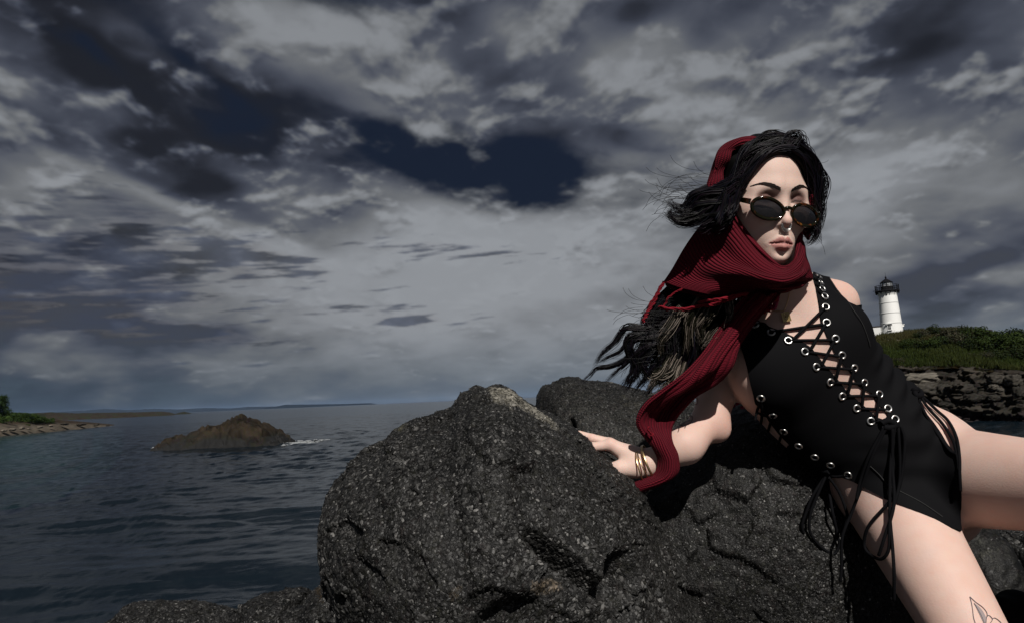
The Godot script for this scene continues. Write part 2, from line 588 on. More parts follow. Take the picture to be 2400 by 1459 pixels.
func prepare_suit() -> void:
	var outer := PackedVector2Array([Vector2(1906, 600), Vector2(1944, 600), Vector2(1944, 648), Vector2(1962, 676), Vector2(1984, 704), Vector2(2010, 716), Vector2(2100, 700), Vector2(2300, 860),
		Vector2(2150, 918), Vector2(2153, 941), Vector2(2168, 962), Vector2(2189, 988), Vector2(2206, 1012), Vector2(2222, 1040), Vector2(2240, 1068), Vector2(2247, 1090), Vector2(2251, 1118), Vector2(2252, 1180), Vector2(2253, 1217), Vector2(2256, 1245), Vector2(2236, 1236),
		Vector2(2197, 1214), Vector2(2157, 1198), Vector2(2117, 1183), Vector2(2078, 1169), Vector2(2022, 1140), Vector2(1998, 1127), Vector2(1960, 1113), Vector2(1925, 1140), Vector2(1850, 1120), Vector2(1700, 1010),
		Vector2(1772, 962), Vector2(1767, 930), Vector2(1758, 895), Vector2(1751, 860), Vector2(1742, 828), Vector2(1728, 789), Vector2(1726, 730),
		Vector2(1767, 740), Vector2(1785, 757), Vector2(1812, 768), Vector2(1836, 776), Vector2(1862, 789)])
	suit_poly = outer
	suit_poly.append_array(PackedVector2Array([Vector2(1902, 813), Vector2(1932, 852), Vector2(1964, 888), Vector2(1985, 915), Vector2(2020, 945), Vector2(2056, 977), Vector2(2078, 984),
		Vector2(2083, 976), Vector2(2075, 960), Vector2(2056, 942), Vector2(2045, 921), Vector2(2016, 907), Vector2(2002, 882), Vector2(1981, 857), Vector2(1959, 828), Vector2(1942, 793), Vector2(1924, 752), Vector2(1921, 718), Vector2(1914, 672), Vector2(1908, 650)]))
	side_poly = PackedVector2Array([Vector2(1700, 900), Vector2(1768, 944), Vector2(1788, 962), Vector2(1803, 988), Vector2(1828, 1020), Vector2(1850, 1042), Vector2(1800, 1090), Vector2(1690, 1010)])

func suit_distance(p: Vector3) -> float:                     # how far inside the cloth's outline, in picture units (negative = cloth)
	var q := Vector2(1200.0 + p.x / -p.z * FOCAL, 729.5 - p.y / -p.z * FOCAL)
	var d := inside_polygon_distance(q, suit_poly)
	return maxf(d, -inside_polygon_distance(q, side_poly))

func suit_lift(p: Vector3) -> float:
	# gathers at the waist and towards the laces
	var s := (p - t_o).dot(t_ax) * FOCAL / TORSO_D
	var a := (p - t_o).dot(t_px) * FOCAL / TORSO_D
	var f := smoothstep(170, 230, s) * smoothstep(470, 380, s) * smoothstep(10, 90, a)
	var wob := noise_a.get_noise_3dv(p * 9.0) * 26.0
	var fold := sin((s + wob + a * 0.25) * 0.145)
	var g := smoothstep(300, 380, s) * smoothstep(520, 420, s) * smoothstep(-150, -60, a)
	return 0.0030 + f * (0.0050 * fold + 0.0030) + g * 0.0020 * sin((s * 0.8 - a * 0.5 + wob * 1.5) * 0.11) + 0.0006 * noise_a.get_noise_3dv(p * 30.0)

func sd_suit(p: Vector3) -> float:
	var d := sd_body(p)
	# the cloth bridges the hollow between the breasts and the ribs
	return d - suit_lift(p) if absf(d) < 0.02 else d - 0.003

func build_suit_mesh() -> Shape:
	var full := Shape.new()
	nets(sd_suit, P(1690, 1290, 1.30) - Vector3(0, 0, 0.36), P(2300, 600, 1.36) + Vector3(0, 0, 0.22), 0.0085, nothing, full)
	var dist := PackedFloat32Array()
	dist.resize(full.v.size())
	for k in full.v.size():
		var v := full.v[k]
		# legs and arm stay bare where the outline passes over them
		dist[k] = suit_distance(v)
		if (v - t_o).dot(t_ax) * FOCAL / TORSO_D < 95.0 and v.z < -1.43 and v.x < 0.44: dist[k] = 20.0
		if cone(v, bp_sh_r, bp_el_r, 0.050, 0.038) < 0.008 or cone(v, bp_sh_l.lerp(bp_el_l, 0.25), bp_el_l, 0.043, 0.037) < 0.010 or cone(v, bp_el_l, bp_wr_l, 0.036, 0.028) < 0.010: dist[k] = maxf(dist[k], 6.0)
	var out := Shape.new()
	var moved := {}
	var cut := {}
	var rim := []
	for t in range(0, full.i.size(), 3):
		var id := [full.i[t], full.i[t + 1], full.i[t + 2]]
		var poly := []
		var crossing := []
		for q in 3:
			var a: int = id[q]; var b: int = id[(q + 1) % 3]
			if dist[a] < 0.0:
				if not moved.has(a):
					moved[a] = out.add(full.v[a]); out.n.append(full.n[a])
				poly.append(moved[a])
			if (dist[a] < 0.0) != (dist[b] < 0.0):
				var key := Vector2i(mini(a, b), maxi(a, b))
				if not cut.has(key):
					var f := dist[a] / (dist[a] - dist[b])
					cut[key] = out.add(full.v[a].lerp(full.v[b], f)); out.n.append(full.n[a].lerp(full.n[b], f).normalized())
				poly.append(cut[key])
				crossing.append([cut[key], dist[a] < 0.0])
		for q in range(1, poly.size() - 1): out.tri(poly[0], poly[q], poly[q + 1])
		if crossing.size() == 2:
			rim.append([crossing[0][0], crossing[1][0]] if crossing[0][1] else [crossing[1][0], crossing[0][0]])
	# the edge turns in towards the skin
	var low := {}
	for r in rim:
		for q in r:
			if not low.has(q):
				low[q] = out.add(out.v[q] - out.n[q] * 0.0042); out.n.append(out.n[q])
		out.quad(r[1], r[0], low[r[0]], low[r[1]])
	return out

# ---------------------------------------------------------------- sheets, scarf
func sheet(rows: Array, per_u: int, per_v: int, thick: float, relief: Callable, tile: Vector2, backwards := false) -> Shape:     # rows of control points; Catmull-Rom both ways; a cloth of that thickness
	var fine := []
	for r in rows: fine.append(curve(PackedVector3Array(r), per_u))
	var cols: int = fine[0].size()
	var lines := []
	for k in cols:
		var pts := PackedVector3Array()
		for r in fine: pts.append(r[k])
		lines.append(curve(pts, per_v))
	var rn: int = lines[0].size()
	var mid := Shape.new()
	mid.use_uv = true
	for r in rn:
		for k in cols: mid.add(lines[k][r], Color.WHITE, Vector2(float(k) / (cols - 1) * tile.x, float(r) / (rn - 1) * tile.y))
	mid.grid(0, rn, cols)
	if backwards:
		for t in range(0, mid.i.size(), 3):
			var q := mid.i[t + 1]; mid.i[t + 1] = mid.i[t + 2]; mid.i[t + 2] = q
	mid.smooth()
	if relief.is_valid():
		var nn := mid.n.duplicate()
		for k in mid.v.size(): mid.v[k] += nn[k] * relief.call(mid.uv[k] / tile, mid.v[k])
		mid.smooth()
	for k in mid.v.size(): mid.uv[k] += Vector2(noise_a.get_noise_3dv(mid.v[k] * 160.0 + Vector3(40, 0, 0)) * 3.0, noise_a.get_noise_3dv(mid.v[k] * 120.0) * 0.9 + noise_a.get_noise_3dv(mid.v[k] * 500.0) * 0.25)      # no two ribs run quite alike
	var total := mid.v.size()
	var tris := mid.i.duplicate()
	var back := mid.n.duplicate()
	for k in total:
		mid.add(mid.v[k] - back[k] * thick, Color.WHITE, mid.uv[k])
		mid.n.append(-back[k])
	for t in range(0, tris.size(), 3): mid.tri(tris[t] + total, tris[t + 2] + total, tris[t + 1] + total)
	var edge := []
	for k in cols - 1: edge.append([k, k + 1])
	for r in rn - 1: edge.append([r * cols + cols - 1, (r + 1) * cols + cols - 1])
	for k in range(cols - 1, 0, -1): edge.append([(rn - 1) * cols + k, (rn - 1) * cols + k - 1])
	for r in range(rn - 1, 0, -1): edge.append([r * cols, (r - 1) * cols])
	for e in edge:
		if backwards: mid.quad(e[0], e[1], e[1] + total, e[0] + total)
		else: mid.quad(e[1], e[0], e[0] + total, e[1] + total)
	return mid

func row(list: Array) -> Array:                               # [px, py, depth] triples
	var out := []
	for k in range(0, list.size(), 3): out.append(P(list[k], list[k + 1], list[k + 2]))
	return out

func strand_bundle(s: Shape, path: PackedVector3Array, radius: float, count: int, thick: float, cols: Array, curl := 0.006, sides := 3) -> void:
	# many hairs along one lock: they spread at the root, gather and taper at the tip
	var spine := curve(path, 7)
	var m := spine.size()
	var beat := rng.randf() * TAU
	for h in int(count * 1.4):
		var a := rng.randf() * TAU
		var rr := sqrt(rng.randf()) * radius
		var off := Vector3(cos(a) * rr, sin(a) * rr, sin(a * 2.0 + 1.0) * rr * 0.7)
		var ph := beat + rng.randfn() * 0.5
		var fr := rng.randf_range(0.9, 1.15)
		var amp := curl * rng.randf_range(0.6, 1.2)
		var end := 1.0 - 0.42 * pow(rng.randf(), 1.6)
		var first := int(rng.randf() * 0.12 * m)
		var last := maxi(first + 4, int(end * m))
		var pts := PackedVector3Array()
		var rad := PackedFloat32Array()
		var drift := Vector3(rng.randfn(), rng.randfn(), rng.randfn()) * radius * 0.38
		for k in range(first, mini(last, m)):
			var t := float(k) / (m - 1)
			var gather := lerpf(1.0, 0.22, smoothstep(0.35, 1.0, t))
			var wave := Vector3(sin(t * 9.0 * fr + ph), cos(t * 8.0 * fr + ph), sin(t * 7.0 * fr + ph * 1.7)) * amp * smoothstep(0.1, 0.5, t)
			pts.append(spine[k] + off * gather + wave + drift * t * t)
			rad.append(thick * 0.75 * lerpf(1.0, 0.25, smoothstep(0.55, 1.0, float(k - first) / maxf(1.0, last - first))))
		if pts.size() > 3: s.tube(pts, rad, sides, cols[rng.randi() % cols.size()], false)

# ---------------------------------------------------------------- sky
var sky_spots := []
var sky_basis: Basis

func sight(px: float, py: float) -> Vector2:                 # azimuth and height, in degrees, of a sight line
	var d := (cam_xf.basis * P(px, py, 1.0)).normalized()
	return Vector2(rad_to_deg(atan2(d.x, -d.z)), rad_to_deg(asin(d.y)))

func spot(px: float, py: float, rx: float, ry: float, slope: float, cover: float, gain: float, streak := 0.0) -> void:
	var a := sight(px, py)
	sky_spots.append([a.x, a.y, rx * 0.0366, ry * 0.0366, cos(deg_to_rad(slope)), sin(deg_to_rad(slope)), cover, gain, streak, maxf(rx, ry) * 0.0366 * 2.3])

func sky_color(az: float, el: float, spots: Array) -> Color:
	var e := deg_to_rad(el)
	var a := deg_to_rad(az)
	var y := maxf(sin(e), 0.0) + 0.30
	var flat := Vector2(sin(a), -cos(a)) * cos(e) / y
	var w := Vector2(noise_a.get_noise_2d(flat.x * 40.0, flat.y * 40.0 + 300.0), noise_a.get_noise_2d(flat.x * 40.0 + 900.0, flat.y * 40.0)) * 0.05
	var q := flat + w
	var n := noise_a.get_noise_2d(q.x * 34.0 + 40.0, q.y * 34.0)
	var n2 := noise_a.get_noise_2d(q.x * 75.0 + 500.0, q.y * 75.0 + 70.0)
	var fine := noise_fine.get_noise_2d(q.x * 80.0, q.y * 80.0)
	var lit := flat * (1.0 - 0.024 / maxf(flat.length(), 0.1)) + w
	var relief := noise_fine.get_noise_2d(lit.x * 80.0, lit.y * 80.0) - fine                # thickness falling off towards the light
	var tiny := noise_fine.get_noise_2d(q.x * 260.0 + 90.0, q.y * 260.0)
	var puff := -noise_puff.get_noise_2d(q.x * 150.0 + 11.0, q.y * 150.0)
	var cover := 0.30
	var gain := -0.20
	var streak := -0.32
	if spots.size() > 0:
		for s in spots:
			var dx: float = az - s[0]
			var dy: float = s[1] - el
			if absf(dx) > s[9] or absf(dy) > s[9]: continue
			var u: float = (dx * s[4] + dy * s[5]) / s[2]
			var v: float = (dy * s[4] - dx * s[5]) / s[3]
			var r := u * u + v * v
			if r < 5.0:
				r += n * 1.1 + n2 * 0.6 + puff * 0.2 + fine * 0.6
				var g := exp(-maxf(r, 0.0))
				cover += s[6] * g; gain += s[7] * g; streak += s[8] * g
	var c := smoothstep(-0.70, 0.50, n * 0.70 + n2 * 0.35 + fine * 0.45 + tiny * 0.22 + puff * 0.14 + cover)
	var high := smoothstep(7.0, 20.0, el)
	# a soft high veil, and heaped cloud with crisper edges in front of it
	var veil := lerpf(0.020, 0.290, smoothstep(-0.80, 0.90, n2 * 0.62 + n * 0.30 + gain + fine * lerpf(0.10, 0.16, high) + tiny * 0.05))
	var heap := fine * 0.75 + n2 * 0.35 + tiny * 0.34 + puff * 0.12
	var soft := 0.30 + 0.55 * clampf(n2 * 1.3 + 0.4, 0.0, 1.0)
	var mask := smoothstep(-0.10 - soft * 0.30, 0.10 + soft * 0.34, heap + lerpf(-0.40, 0.06, high) + gain * 0.22)
	var sunny := smoothstep(-0.66, 0.86, gain * 0.85 + 0.10 - relief * 1.9 + n2 * 0.40 + heap * 0.25 + tiny * 0.30)
	var lum := lerpf(veil, lerpf(0.036, 0.315, sunny), mask * 0.80)
	lum *= lerpf(1.0, 0.84, smoothstep(14.0, 30.0, el))
	var cloud := Color(lum * 0.93, lum * 0.98, lum * 1.055)
	cloud = cloud.lerp(Color(cloud.r * 0.88, cloud.g * 0.95, cloud.b * 1.22), smoothstep(0.17, 0.04, lum))
	var clear := Color(0.095, 0.125, 0.155).lerp(Color(0.0095, 0.0150, 0.030), smoothstep(1.0, 14.0, el))
	var col := clear.lerp(cloud, c)
	# thin flat streaks low in the sky
	if el < 24.0 and streak > -0.30:
		var st := noise_fine.get_noise_2d(az * 2.0 + w.x * 20.0, el * 20.0 - az * 1.5 + 40.0) * 0.85 + noise_fine.get_noise_2d(az * 5.0 + 30.0, el * 44.0 - az * 3.0) * 0.55 + fine * 0.25
		var k := smoothstep(0.02, 0.62, st + streak) * smoothstep(24.0, 15.0, el)
		var rim := smoothstep(-0.24, -0.02, st + streak) * (1.0 - k) * smoothstep(24.0, 15.0, el) * clampf(streak + 0.25, 0.0, 1.0)
		col = col.lerp(Color(0.042, 0.050, 0.074) * (1.0 + 1.2 * fine), k * 0.78)
		col = col.lerp(Color(0.25, 0.245, 0.26), rim * 0.38)
	var low := smoothstep(7.5, 0.3, el)
	var side := smoothstep(-38.0, 2.0, az) if absf(az) < 90.0 else 0.6
	var air := Color(0.040, 0.060, 0.084).lerp(Color(0.148, 0.178, 0.210), side)
	col = col.lerp(air, low * 0.66)
	return col

func make_sky() -> Sky:
	# gaps of dark blue
	spot(1040, 360, 340, 78, 8, -1.5, -0.1); spot(1210, 425, 250, 80, 18, -1.0, -0.05); spot(900, 320, 120, 36, 8, -0.7, 0.0)
	spot(450, 150, 130, 34, 28, -0.9, -0.1); spot(790, 12, 110, 40, 10, -0.8, 0.0); spot(225, 120, 60, 16, 32, -0.9, -0.2); spot(60, 25, 90, 14, 28, -0.8, 0.0); spot(480, 260, 170, 42, 16, -0.55, -0.55)
	spot(1000, 830, 520, 60, 0, 0.4, 0.45)
	# dark masses
	spot(200, 130, 620, 260, 12, 0.15, -0.24); spot(0, 760, 420, 120, 0, 0.1, -0.2)
	spot(130, 180, 230, 110, 22, 0.3, -0.50); spot(690, 300, 290, 60, 16, 0.15, -0.42); spot(130, 300, 110, 40, 38, 0.2, -0.45); spot(330, 340, 300, 30, 24, 0.2, -0.32); spot(1150, 175, 150, 90, 40, 0.4, -0.40); spot(1010, 255, 240, 50, 4, 0.4, -0.24)
	spot(1530, 330, 110, 26, 12, 0.3, -0.34); spot(1390, 330, 150, 36, 8, 0.0, -0.20); spot(2000, 205, 150, 36, -18, 0.4, -0.30); spot(1480, 30, 90, 36, 0, 0.4, -0.35); spot(2330, 200, 140, 240, 0, 0.5, -0.10)
	spot(2240, 640, 320, 24, -13, 0.4, -0.34); spot(2380, 590, 160, 18, -14, 0.3, -0.26); spot(2250, 730, 330, 30, -6, 0.3, -0.22)
	# bright masses
	spot(640, 70, 160, 70, 14, 0.6, 0.66); spot(310, 100, 80, 42, 14, 0.6, 0.46); spot(850, 130, 170, 90, 24, 0.6, 0.54); spot(545, 160, 48, 28, 18, 1.5, 0.40); spot(1190, 60, 80, 60, 10, 0.5, 0.50)
	spot(1240, 560, 300, 80, 4, 0.8, 0.95); spot(980, 500, 200, 70, 25, 0.6, 0.34); spot(900, 640, 420, 90, 2, 0.8, 0.55); spot(520, 420, 240, 46, 22, 0.5, 0.24); spot(1330, 730, 420, 110, 0, 0.7, 0.62); spot(720, 720, 320, 80, 4, 0.6, 0.50)
	spot(1480, 260, 200, 120, -22, 0.6, 0.32); spot(1760, 290, 300, 80, -6, 0.6, 0.42); spot(1480, 125, 120, 52, -18, 0.6, 0.44); spot(1680, 150, 220, 46, -25, 0.5, 0.26); spot(1900, 95, 110, 34, -20, 0.5, 0.36); spot(1960, 455, 110, 56, 10, 0.7, 0.62); spot(2150, 380, 230, 80, -12, 0.6, 0.40); spot(2020, 555, 240, 46, -8, 0.5, 0.36); spot(2390, 470, 90, 100, 0, 0.5, 0.34)
	# the long lit bank on the left with its crisp upper edge, and streaks below it
	spot(150, 375, 170, 16, 21, 0.7, 0.50); spot(330, 440, 130, 14, 25, 0.6, 0.30); spot(560, 535, 230, 16, 19, 0.6, 0.34); spot(200, 470, 280, 60, 22, 0.6, 0.30, 0.08); spot(480, 560, 300, 40, 16, 0.5, 0.16, 0.26)
	spot(330, 590, 270, 38, 9, 0.3, -0.2, 0.78); spot(110, 655, 280, 52, 9, 0.3, -0.2, 0.76); spot(90, 742, 240, 26, 6, 0.2, -0.5, 0.66); spot(570, 596, 150, 24, 12, 0.2, 0.0, 0.60)
	spot(1020, 585, 190, 18, 4, 0.2, 0.1, 0.50); spot(830, 738, 220, 18, 3, 0.2, 0.0, 0.48); spot(960, 752, 50, 9, 0, 0.2, -0.3, 0.95); spot(540, 790, 240, 16, 5, 0.2, -0.1, 0.46); spot(420, 850, 260, 12, 4, 0.2, 0.25, 0.30)
	spot(820, 795, 150, 24, 2, -0.7, -0.2); spot(870, 680, 50, 40, 80, -0.4, -0.25)
	var small := Image.create_empty(512, 256, false, Image.FORMAT_RGBF)
	for y in 256:
		var el := 90.0 - (y + 0.5) / 256.0 * 180.0
		for x in 512:
			if el < -1.0:
				small.set_pixel(x, y, Color(0.055, 0.070, 0.090))
			else:
				var az := (x + 0.5) / 512.0 * 360.0
				small.set_pixel(x, y, sky_color(az - 360.0 if az > 180.0 else az, el, []))
	small.resize(4096, 2048, Image.INTERPOLATE_CUBIC)
	var x0 := 4096 * 42 / 360
	var rows := 2048 * 36 / 180
	var top := 1024 - rows
	var parts := []
	for k in 8: parts.append(Image.create_empty(x0 / 4, rows + 2, false, Image.FORMAT_RGBF))
	for k in 8:                                                  # tile by tile, with only the spots that reach the tile
		var first := (k - 4) * (x0 / 4)
		var y := 0
		while y < rows + 2:
			var y2 := mini(y + 40, rows + 2)
			var e1 := 90.0 - (top + y) / 2048.0 * 180.0
			var e0 := 90.0 - (top + y2) / 2048.0 * 180.0
			for h in 3:
				var xa := x0 / 4 * h / 3
				var xb := x0 / 4 * (h + 1) / 3
				var a0 := (first + xa) / 4096.0 * 360.0
				var a1 := (first + xb) / 4096.0 * 360.0
				var near := []
				for q in sky_spots:
					if q[0] + q[9] > a0 and q[0] - q[9] < a1 and q[1] + q[9] > e0 and q[1] - q[9] < e1: near.append(q)
				for yy in range(y, y2):
					var el := 90.0 - (top + yy + 0.5) / 2048.0 * 180.0
					for x in range(xa, xb): parts[k].set_pixel(x, yy, sky_color((first + x + 0.5) / 4096.0 * 360.0, el, near))
			y = y2
	for k in 8: small.blit_rect(parts[k], Rect2i(0, 0, x0 / 4, rows + 2), Vector2i(posmod((k - 4) * (x0 / 4), 4096), top))
	var m := PanoramaSkyMaterial.new()
	m.panorama = ImageTexture.create_from_image(small)
	m.energy_multiplier = 1.0
	var s := Sky.new()
	s.sky_material = m
	return s

# ---------------------------------------------------------------- places on the ground
func G(px: float, py: float, r: float) -> Vector3:           # on that sight line, r metres away along the ground
	var d := cam_xf.basis * P(px, py, 1.0)
	return cam_xf.origin + d * (r / Vector2(d.x, d.z).length())

func table(keys: Array, at: float) -> float:                  # [x, y] pairs, linear between
	if at <= keys[0][0]: return keys[0][1]
	for k in keys.size() - 1:
		if at <= keys[k + 1][0]: return lerpf(keys[k][1], keys[k + 1][1], (at - keys[k][0]) / (keys[k + 1][0] - keys[k][0]))
	return keys[-1][1]

# ---------------------------------------------------------------- water
func wave(x: float, z: float, r: float) -> float:
	var n := noise_a.get_noise_2d(x * 2.2, z * 2.2)
	var far := smoothstep(600.0, 60.0, r)
	var swell := sin(x * 0.50 + z * 2.3 + n * 4.5)
	var h := (1.0 - pow(absf(swell), 0.8) * 2.0) * 0.034 * (0.6 + n) + sin(x * 0.30 + z * 0.75 + n * 3.0) * 0.10 * smoothstep(45.0, 18.0, r) + sin(-x * 0.62 + z * 1.15 + n * 6.0 + 1.3) * 0.055 * (0.7 + n)
	var chop := noise_puff.get_noise_2d(x * 5.5 + z * 2.0, z * 17.0)
	h += chop * 0.050 * smoothstep(12.0, 40.0, r) + noise_a.get_noise_2d(x * 9.0 + z * 3.0, z * 30.0) * lerpf(0.035, 0.060, smoothstep(14.0, 40.0, r))
	h += noise_fine.get_noise_2d(x * 22.0 + 50.0, z * 55.0) * 0.022 * smoothstep(240.0, 20.0, r)
	return h * lerpf(0.9, 1.45, smoothstep(20.0, 70.0, r)) * lerpf(0.25, 1.0, far)

func make_water() -> void:
	var s := Shape.new()
	s.use_c = true
	var radii := [0.5, 4.0]
	var r := 6.5
	while r < 280.0:
		radii.append(r); r *= 1.0075
	while r < 14000.0:
		radii.append(r); r *= 1.05
	var angles := []
	var a := -44.0
	while a < 44.0:
		angles.append(a); a += 0.21
	while a < 316.0:
		angles.append(a); a += 8.0
	var reef := G(500, 1042, 84.0)
	for rr in radii:
		for t in angles:
			var x: float = sin(deg_to_rad(t)) * rr
			var z: float = -cos(deg_to_rad(t)) * rr
			var shallow := smoothstep(0.35, -0.25, (t + 33.0) / 14.0) * smoothstep(20.0, 90.0, rr) * smoothstep(330.0, 180.0, rr)
			s.add(Vector3(x, wave(x, z, rr), z), Color(0.0048, 0.0085, 0.0128).lerp(Color(0.012, 0.030, 0.034), shallow * 0.9))
	s.grid(0, radii.size(), angles.size(), true)
	s.smooth()
	if s.n[s.n.size() / 2].y < 0.0:
		for t in range(0, s.i.size(), 3):
			var q := s.i[t + 1]; s.i[t + 1] = s.i[t + 2]; s.i[t + 2] = q
		s.smooth()
	var m := tinted("sea water", 0.17, 0.22)
	m.normal_enabled = true
	var nt := NoiseTexture2D.new()
	nt.width = 512; nt.height = 512; nt.seamless = true; nt.as_normal_map = true; nt.bump_strength = 6.0
	var fn := FastNoiseLite.new()
	fn.seed = 5; fn.frequency = 0.018; fn.fractal_octaves = 4
	nt.noise = fn
	m.normal_texture = nt
	m.normal_scale = 0.12
	m.uv1_triplanar = true
	m.uv1_world_triplanar = true
	m.uv1_scale = Vector3(0.25, 0.25, 0.55)
	structure(obj("water", s, m))

# ---------------------------------------------------------------- rocks
func boulder_shape(outline: Array, cx: float, cy: float, d: float, front: float, back: float, na: int, nt: int, hollows: Array, pale: Array, rough := 1.0, seed_at := 0.0) -> Shape:
	# outline of the stone in picture units around its centre, real size at distance d; front and back are its depth in metres
	var polar := []
	for k in range(0, outline.size(), 2):
		polar.append([atan2(outline[k + 1] - cy, outline[k] - cx), Vector2(outline[k] - cx, outline[k + 1] - cy).length()])
	polar.sort_custom(func(p, q): return p[0] < q[0])
	polar.push_front([polar[-1][0] - TAU, polar[-1][1]])
	polar.append([polar[1][0] + TAU, polar[1][1]])
	var c := P(cx, cy, d)
	var k := d / FOCAL
	var tilt := 0.0
	for k2 in range(1, outline.size(), 2): tilt = maxf(tilt, cy - outline[k2])
	tilt = maxf(0.0, (cy - tilt - 729.5) / FOCAL) * 1.15
	var s := Shape.new()
	s.use_c = true
	var rs := PackedFloat32Array()
	for q in na: rs.append(table(polar, -PI + TAU * q / na))
	for j in nt + 1:
		var t := PI * j / nt
		var st := pow(sin(t), 0.82) if j > 0 and j < nt else 0.0
		var ct := signf(cos(t)) * pow(absf(cos(t)), 0.9)
		for q in na:
			var a := -PI + TAU * q / na
			var r := rs[q] * k
			var dir := Vector3(cos(a), -sin(a), 0.0)
			var dep := front if ct > 0.0 else back
			var p := c + dir * r * st + Vector3(0, 0, ct * dep)
			if ct < 0.0: p.y += ct * back * tilt
			var nn := (dir * st / maxf(r, 0.05) + Vector3(0, 0, ct / dep)).normalized()
			var w := p + Vector3(seed_at, 0, 0)
			var big := noise_a.get_noise_3dv(w * 16.0)
			var mid := noise_fine.get_noise_3dv(w * 42.0)
			var bend := Vector3(big, mid, -big)
			var cell := noise_cell.get_noise_3dv(w * 60.0 + bend)
			var plate := noise_cell.get_noise_3dv(Vector3(w.x * 9.0, w.y * 15.0 + w.x * 5.0, w.z * 9.0) + bend * 1.2)       # broken faces and ledges
			var h := big * 0.030 + mid * 0.0065 + cell * 0.0022 + plate * 0.0085
			for q2 in hollows:                                  # [px, py, reach across, reach down, turn, depth]
				var e := Vector2(1200.0 + p.x / -p.z * FOCAL - q2[0], 729.5 - p.y / -p.z * FOCAL - q2[1]).rotated(-q2[4])
				var m := Vector2(e.x / q2[2], e.y / q2[3]).length() + mid * 0.55 + big * 0.45 + plate * 0.12
				h -= q2[5] * smoothstep(1.25, 0.35, m) * smoothstep(0.0, 0.3, ct)
			var lum := 0.018 + 0.009 * cell + 0.012 * mid + 0.05 * maxf(0.0, big)
			lum = maxf(lum, 0.007)
			var col := Color(lum, lum * 0.97, lum * 0.90)
			for q2 in pale:                                     # [px, py, across, down, turn, colour, share]
				var e := Vector2(1200.0 + p.x / -p.z * FOCAL - q2[0], 729.5 - p.y / -p.z * FOCAL - q2[1]).rotated(-q2[4])
				var m := Vector2(e.x / q2[2], e.y / q2[3]).length() + mid * 0.7 + cell * 0.2
				col = col.lerp(q2[5] * (1.2 + 0.4 * cell), smoothstep(1.1, 0.75, m) * q2[6])
			s.add(p + nn * h * rough, col)
	for j in nt:
		for q in na:
			var a0 := j * na + q
			var b0 := j * na + (q + 1) % na
			if j == 0: s.tri(a0, a0 + na, b0 + na)
			elif j == nt - 1: s.tri(a0, a0 + na, b0)
			else: s.quad(a0, a0 + na, b0 + na, b0)
	s.smooth()
	# make sure that the outside is the front
	if s.n[na * (nt / 2)].dot(s.v[na * (nt / 2)] - c) < 0.0:
		for t in range(0, s.i.size(), 3):
			var q := s.i[t + 1]; s.i[t + 1] = s.i[t + 2]; s.i[t + 2] = q
		s.smooth()
	return s

func rock_material() -> StandardMaterial3D:
	var m := tinted("weathered rock", 0.55, 0.32)
	if not m.heightmap_enabled:
		# chips of stone a few millimetres across: their relief, and their different tones
		var nt := NoiseTexture2D.new()
		nt.width = 1024; nt.height = 1024; nt.seamless = true; nt.seamless_blend_skirt = 0.06
		var fn := FastNoiseLite.new()
		fn.seed = 11; fn.noise_type = FastNoiseLite.TYPE_CELLULAR; fn.cellular_return_type = FastNoiseLite.RETURN_CELL_VALUE; fn.frequency = 0.045; fn.fractal_octaves = 2; fn.fractal_gain = 0.6; fn.fractal_lacunarity = 2.3
		fn.domain_warp_enabled = true; fn.domain_warp_amplitude = 12.0; fn.domain_warp_frequency = 0.03
		nt.noise = fn
		m.heightmap_enabled = true
		m.heightmap_texture = nt
		m.heightmap_scale = 0.24
		var tone := NoiseTexture2D.new()
		tone.width = 1024; tone.height = 1024; tone.seamless = true; tone.seamless_blend_skirt = 0.06
		tone.noise = fn
		var ramp := Gradient.new()
		ramp.offsets = PackedFloat32Array([0.0, 0.40, 0.55, 0.66, 0.74, 0.84])
		ramp.colors = PackedColorArray([Color(0.13, 0.13, 0.13), Color(0.32, 0.32, 0.32), Color(0.46, 0.46, 0.45), Color(0.62, 0.61, 0.59), Color(0.90, 0.89, 0.86), Color(1, 1, 0.97)])
		tone.color_ramp = ramp
		m.albedo_texture = tone
		m.uv1_triplanar = true
		m.uv1_scale = Vector3.ONE * 5.6
	return m

var chip_meshes := []

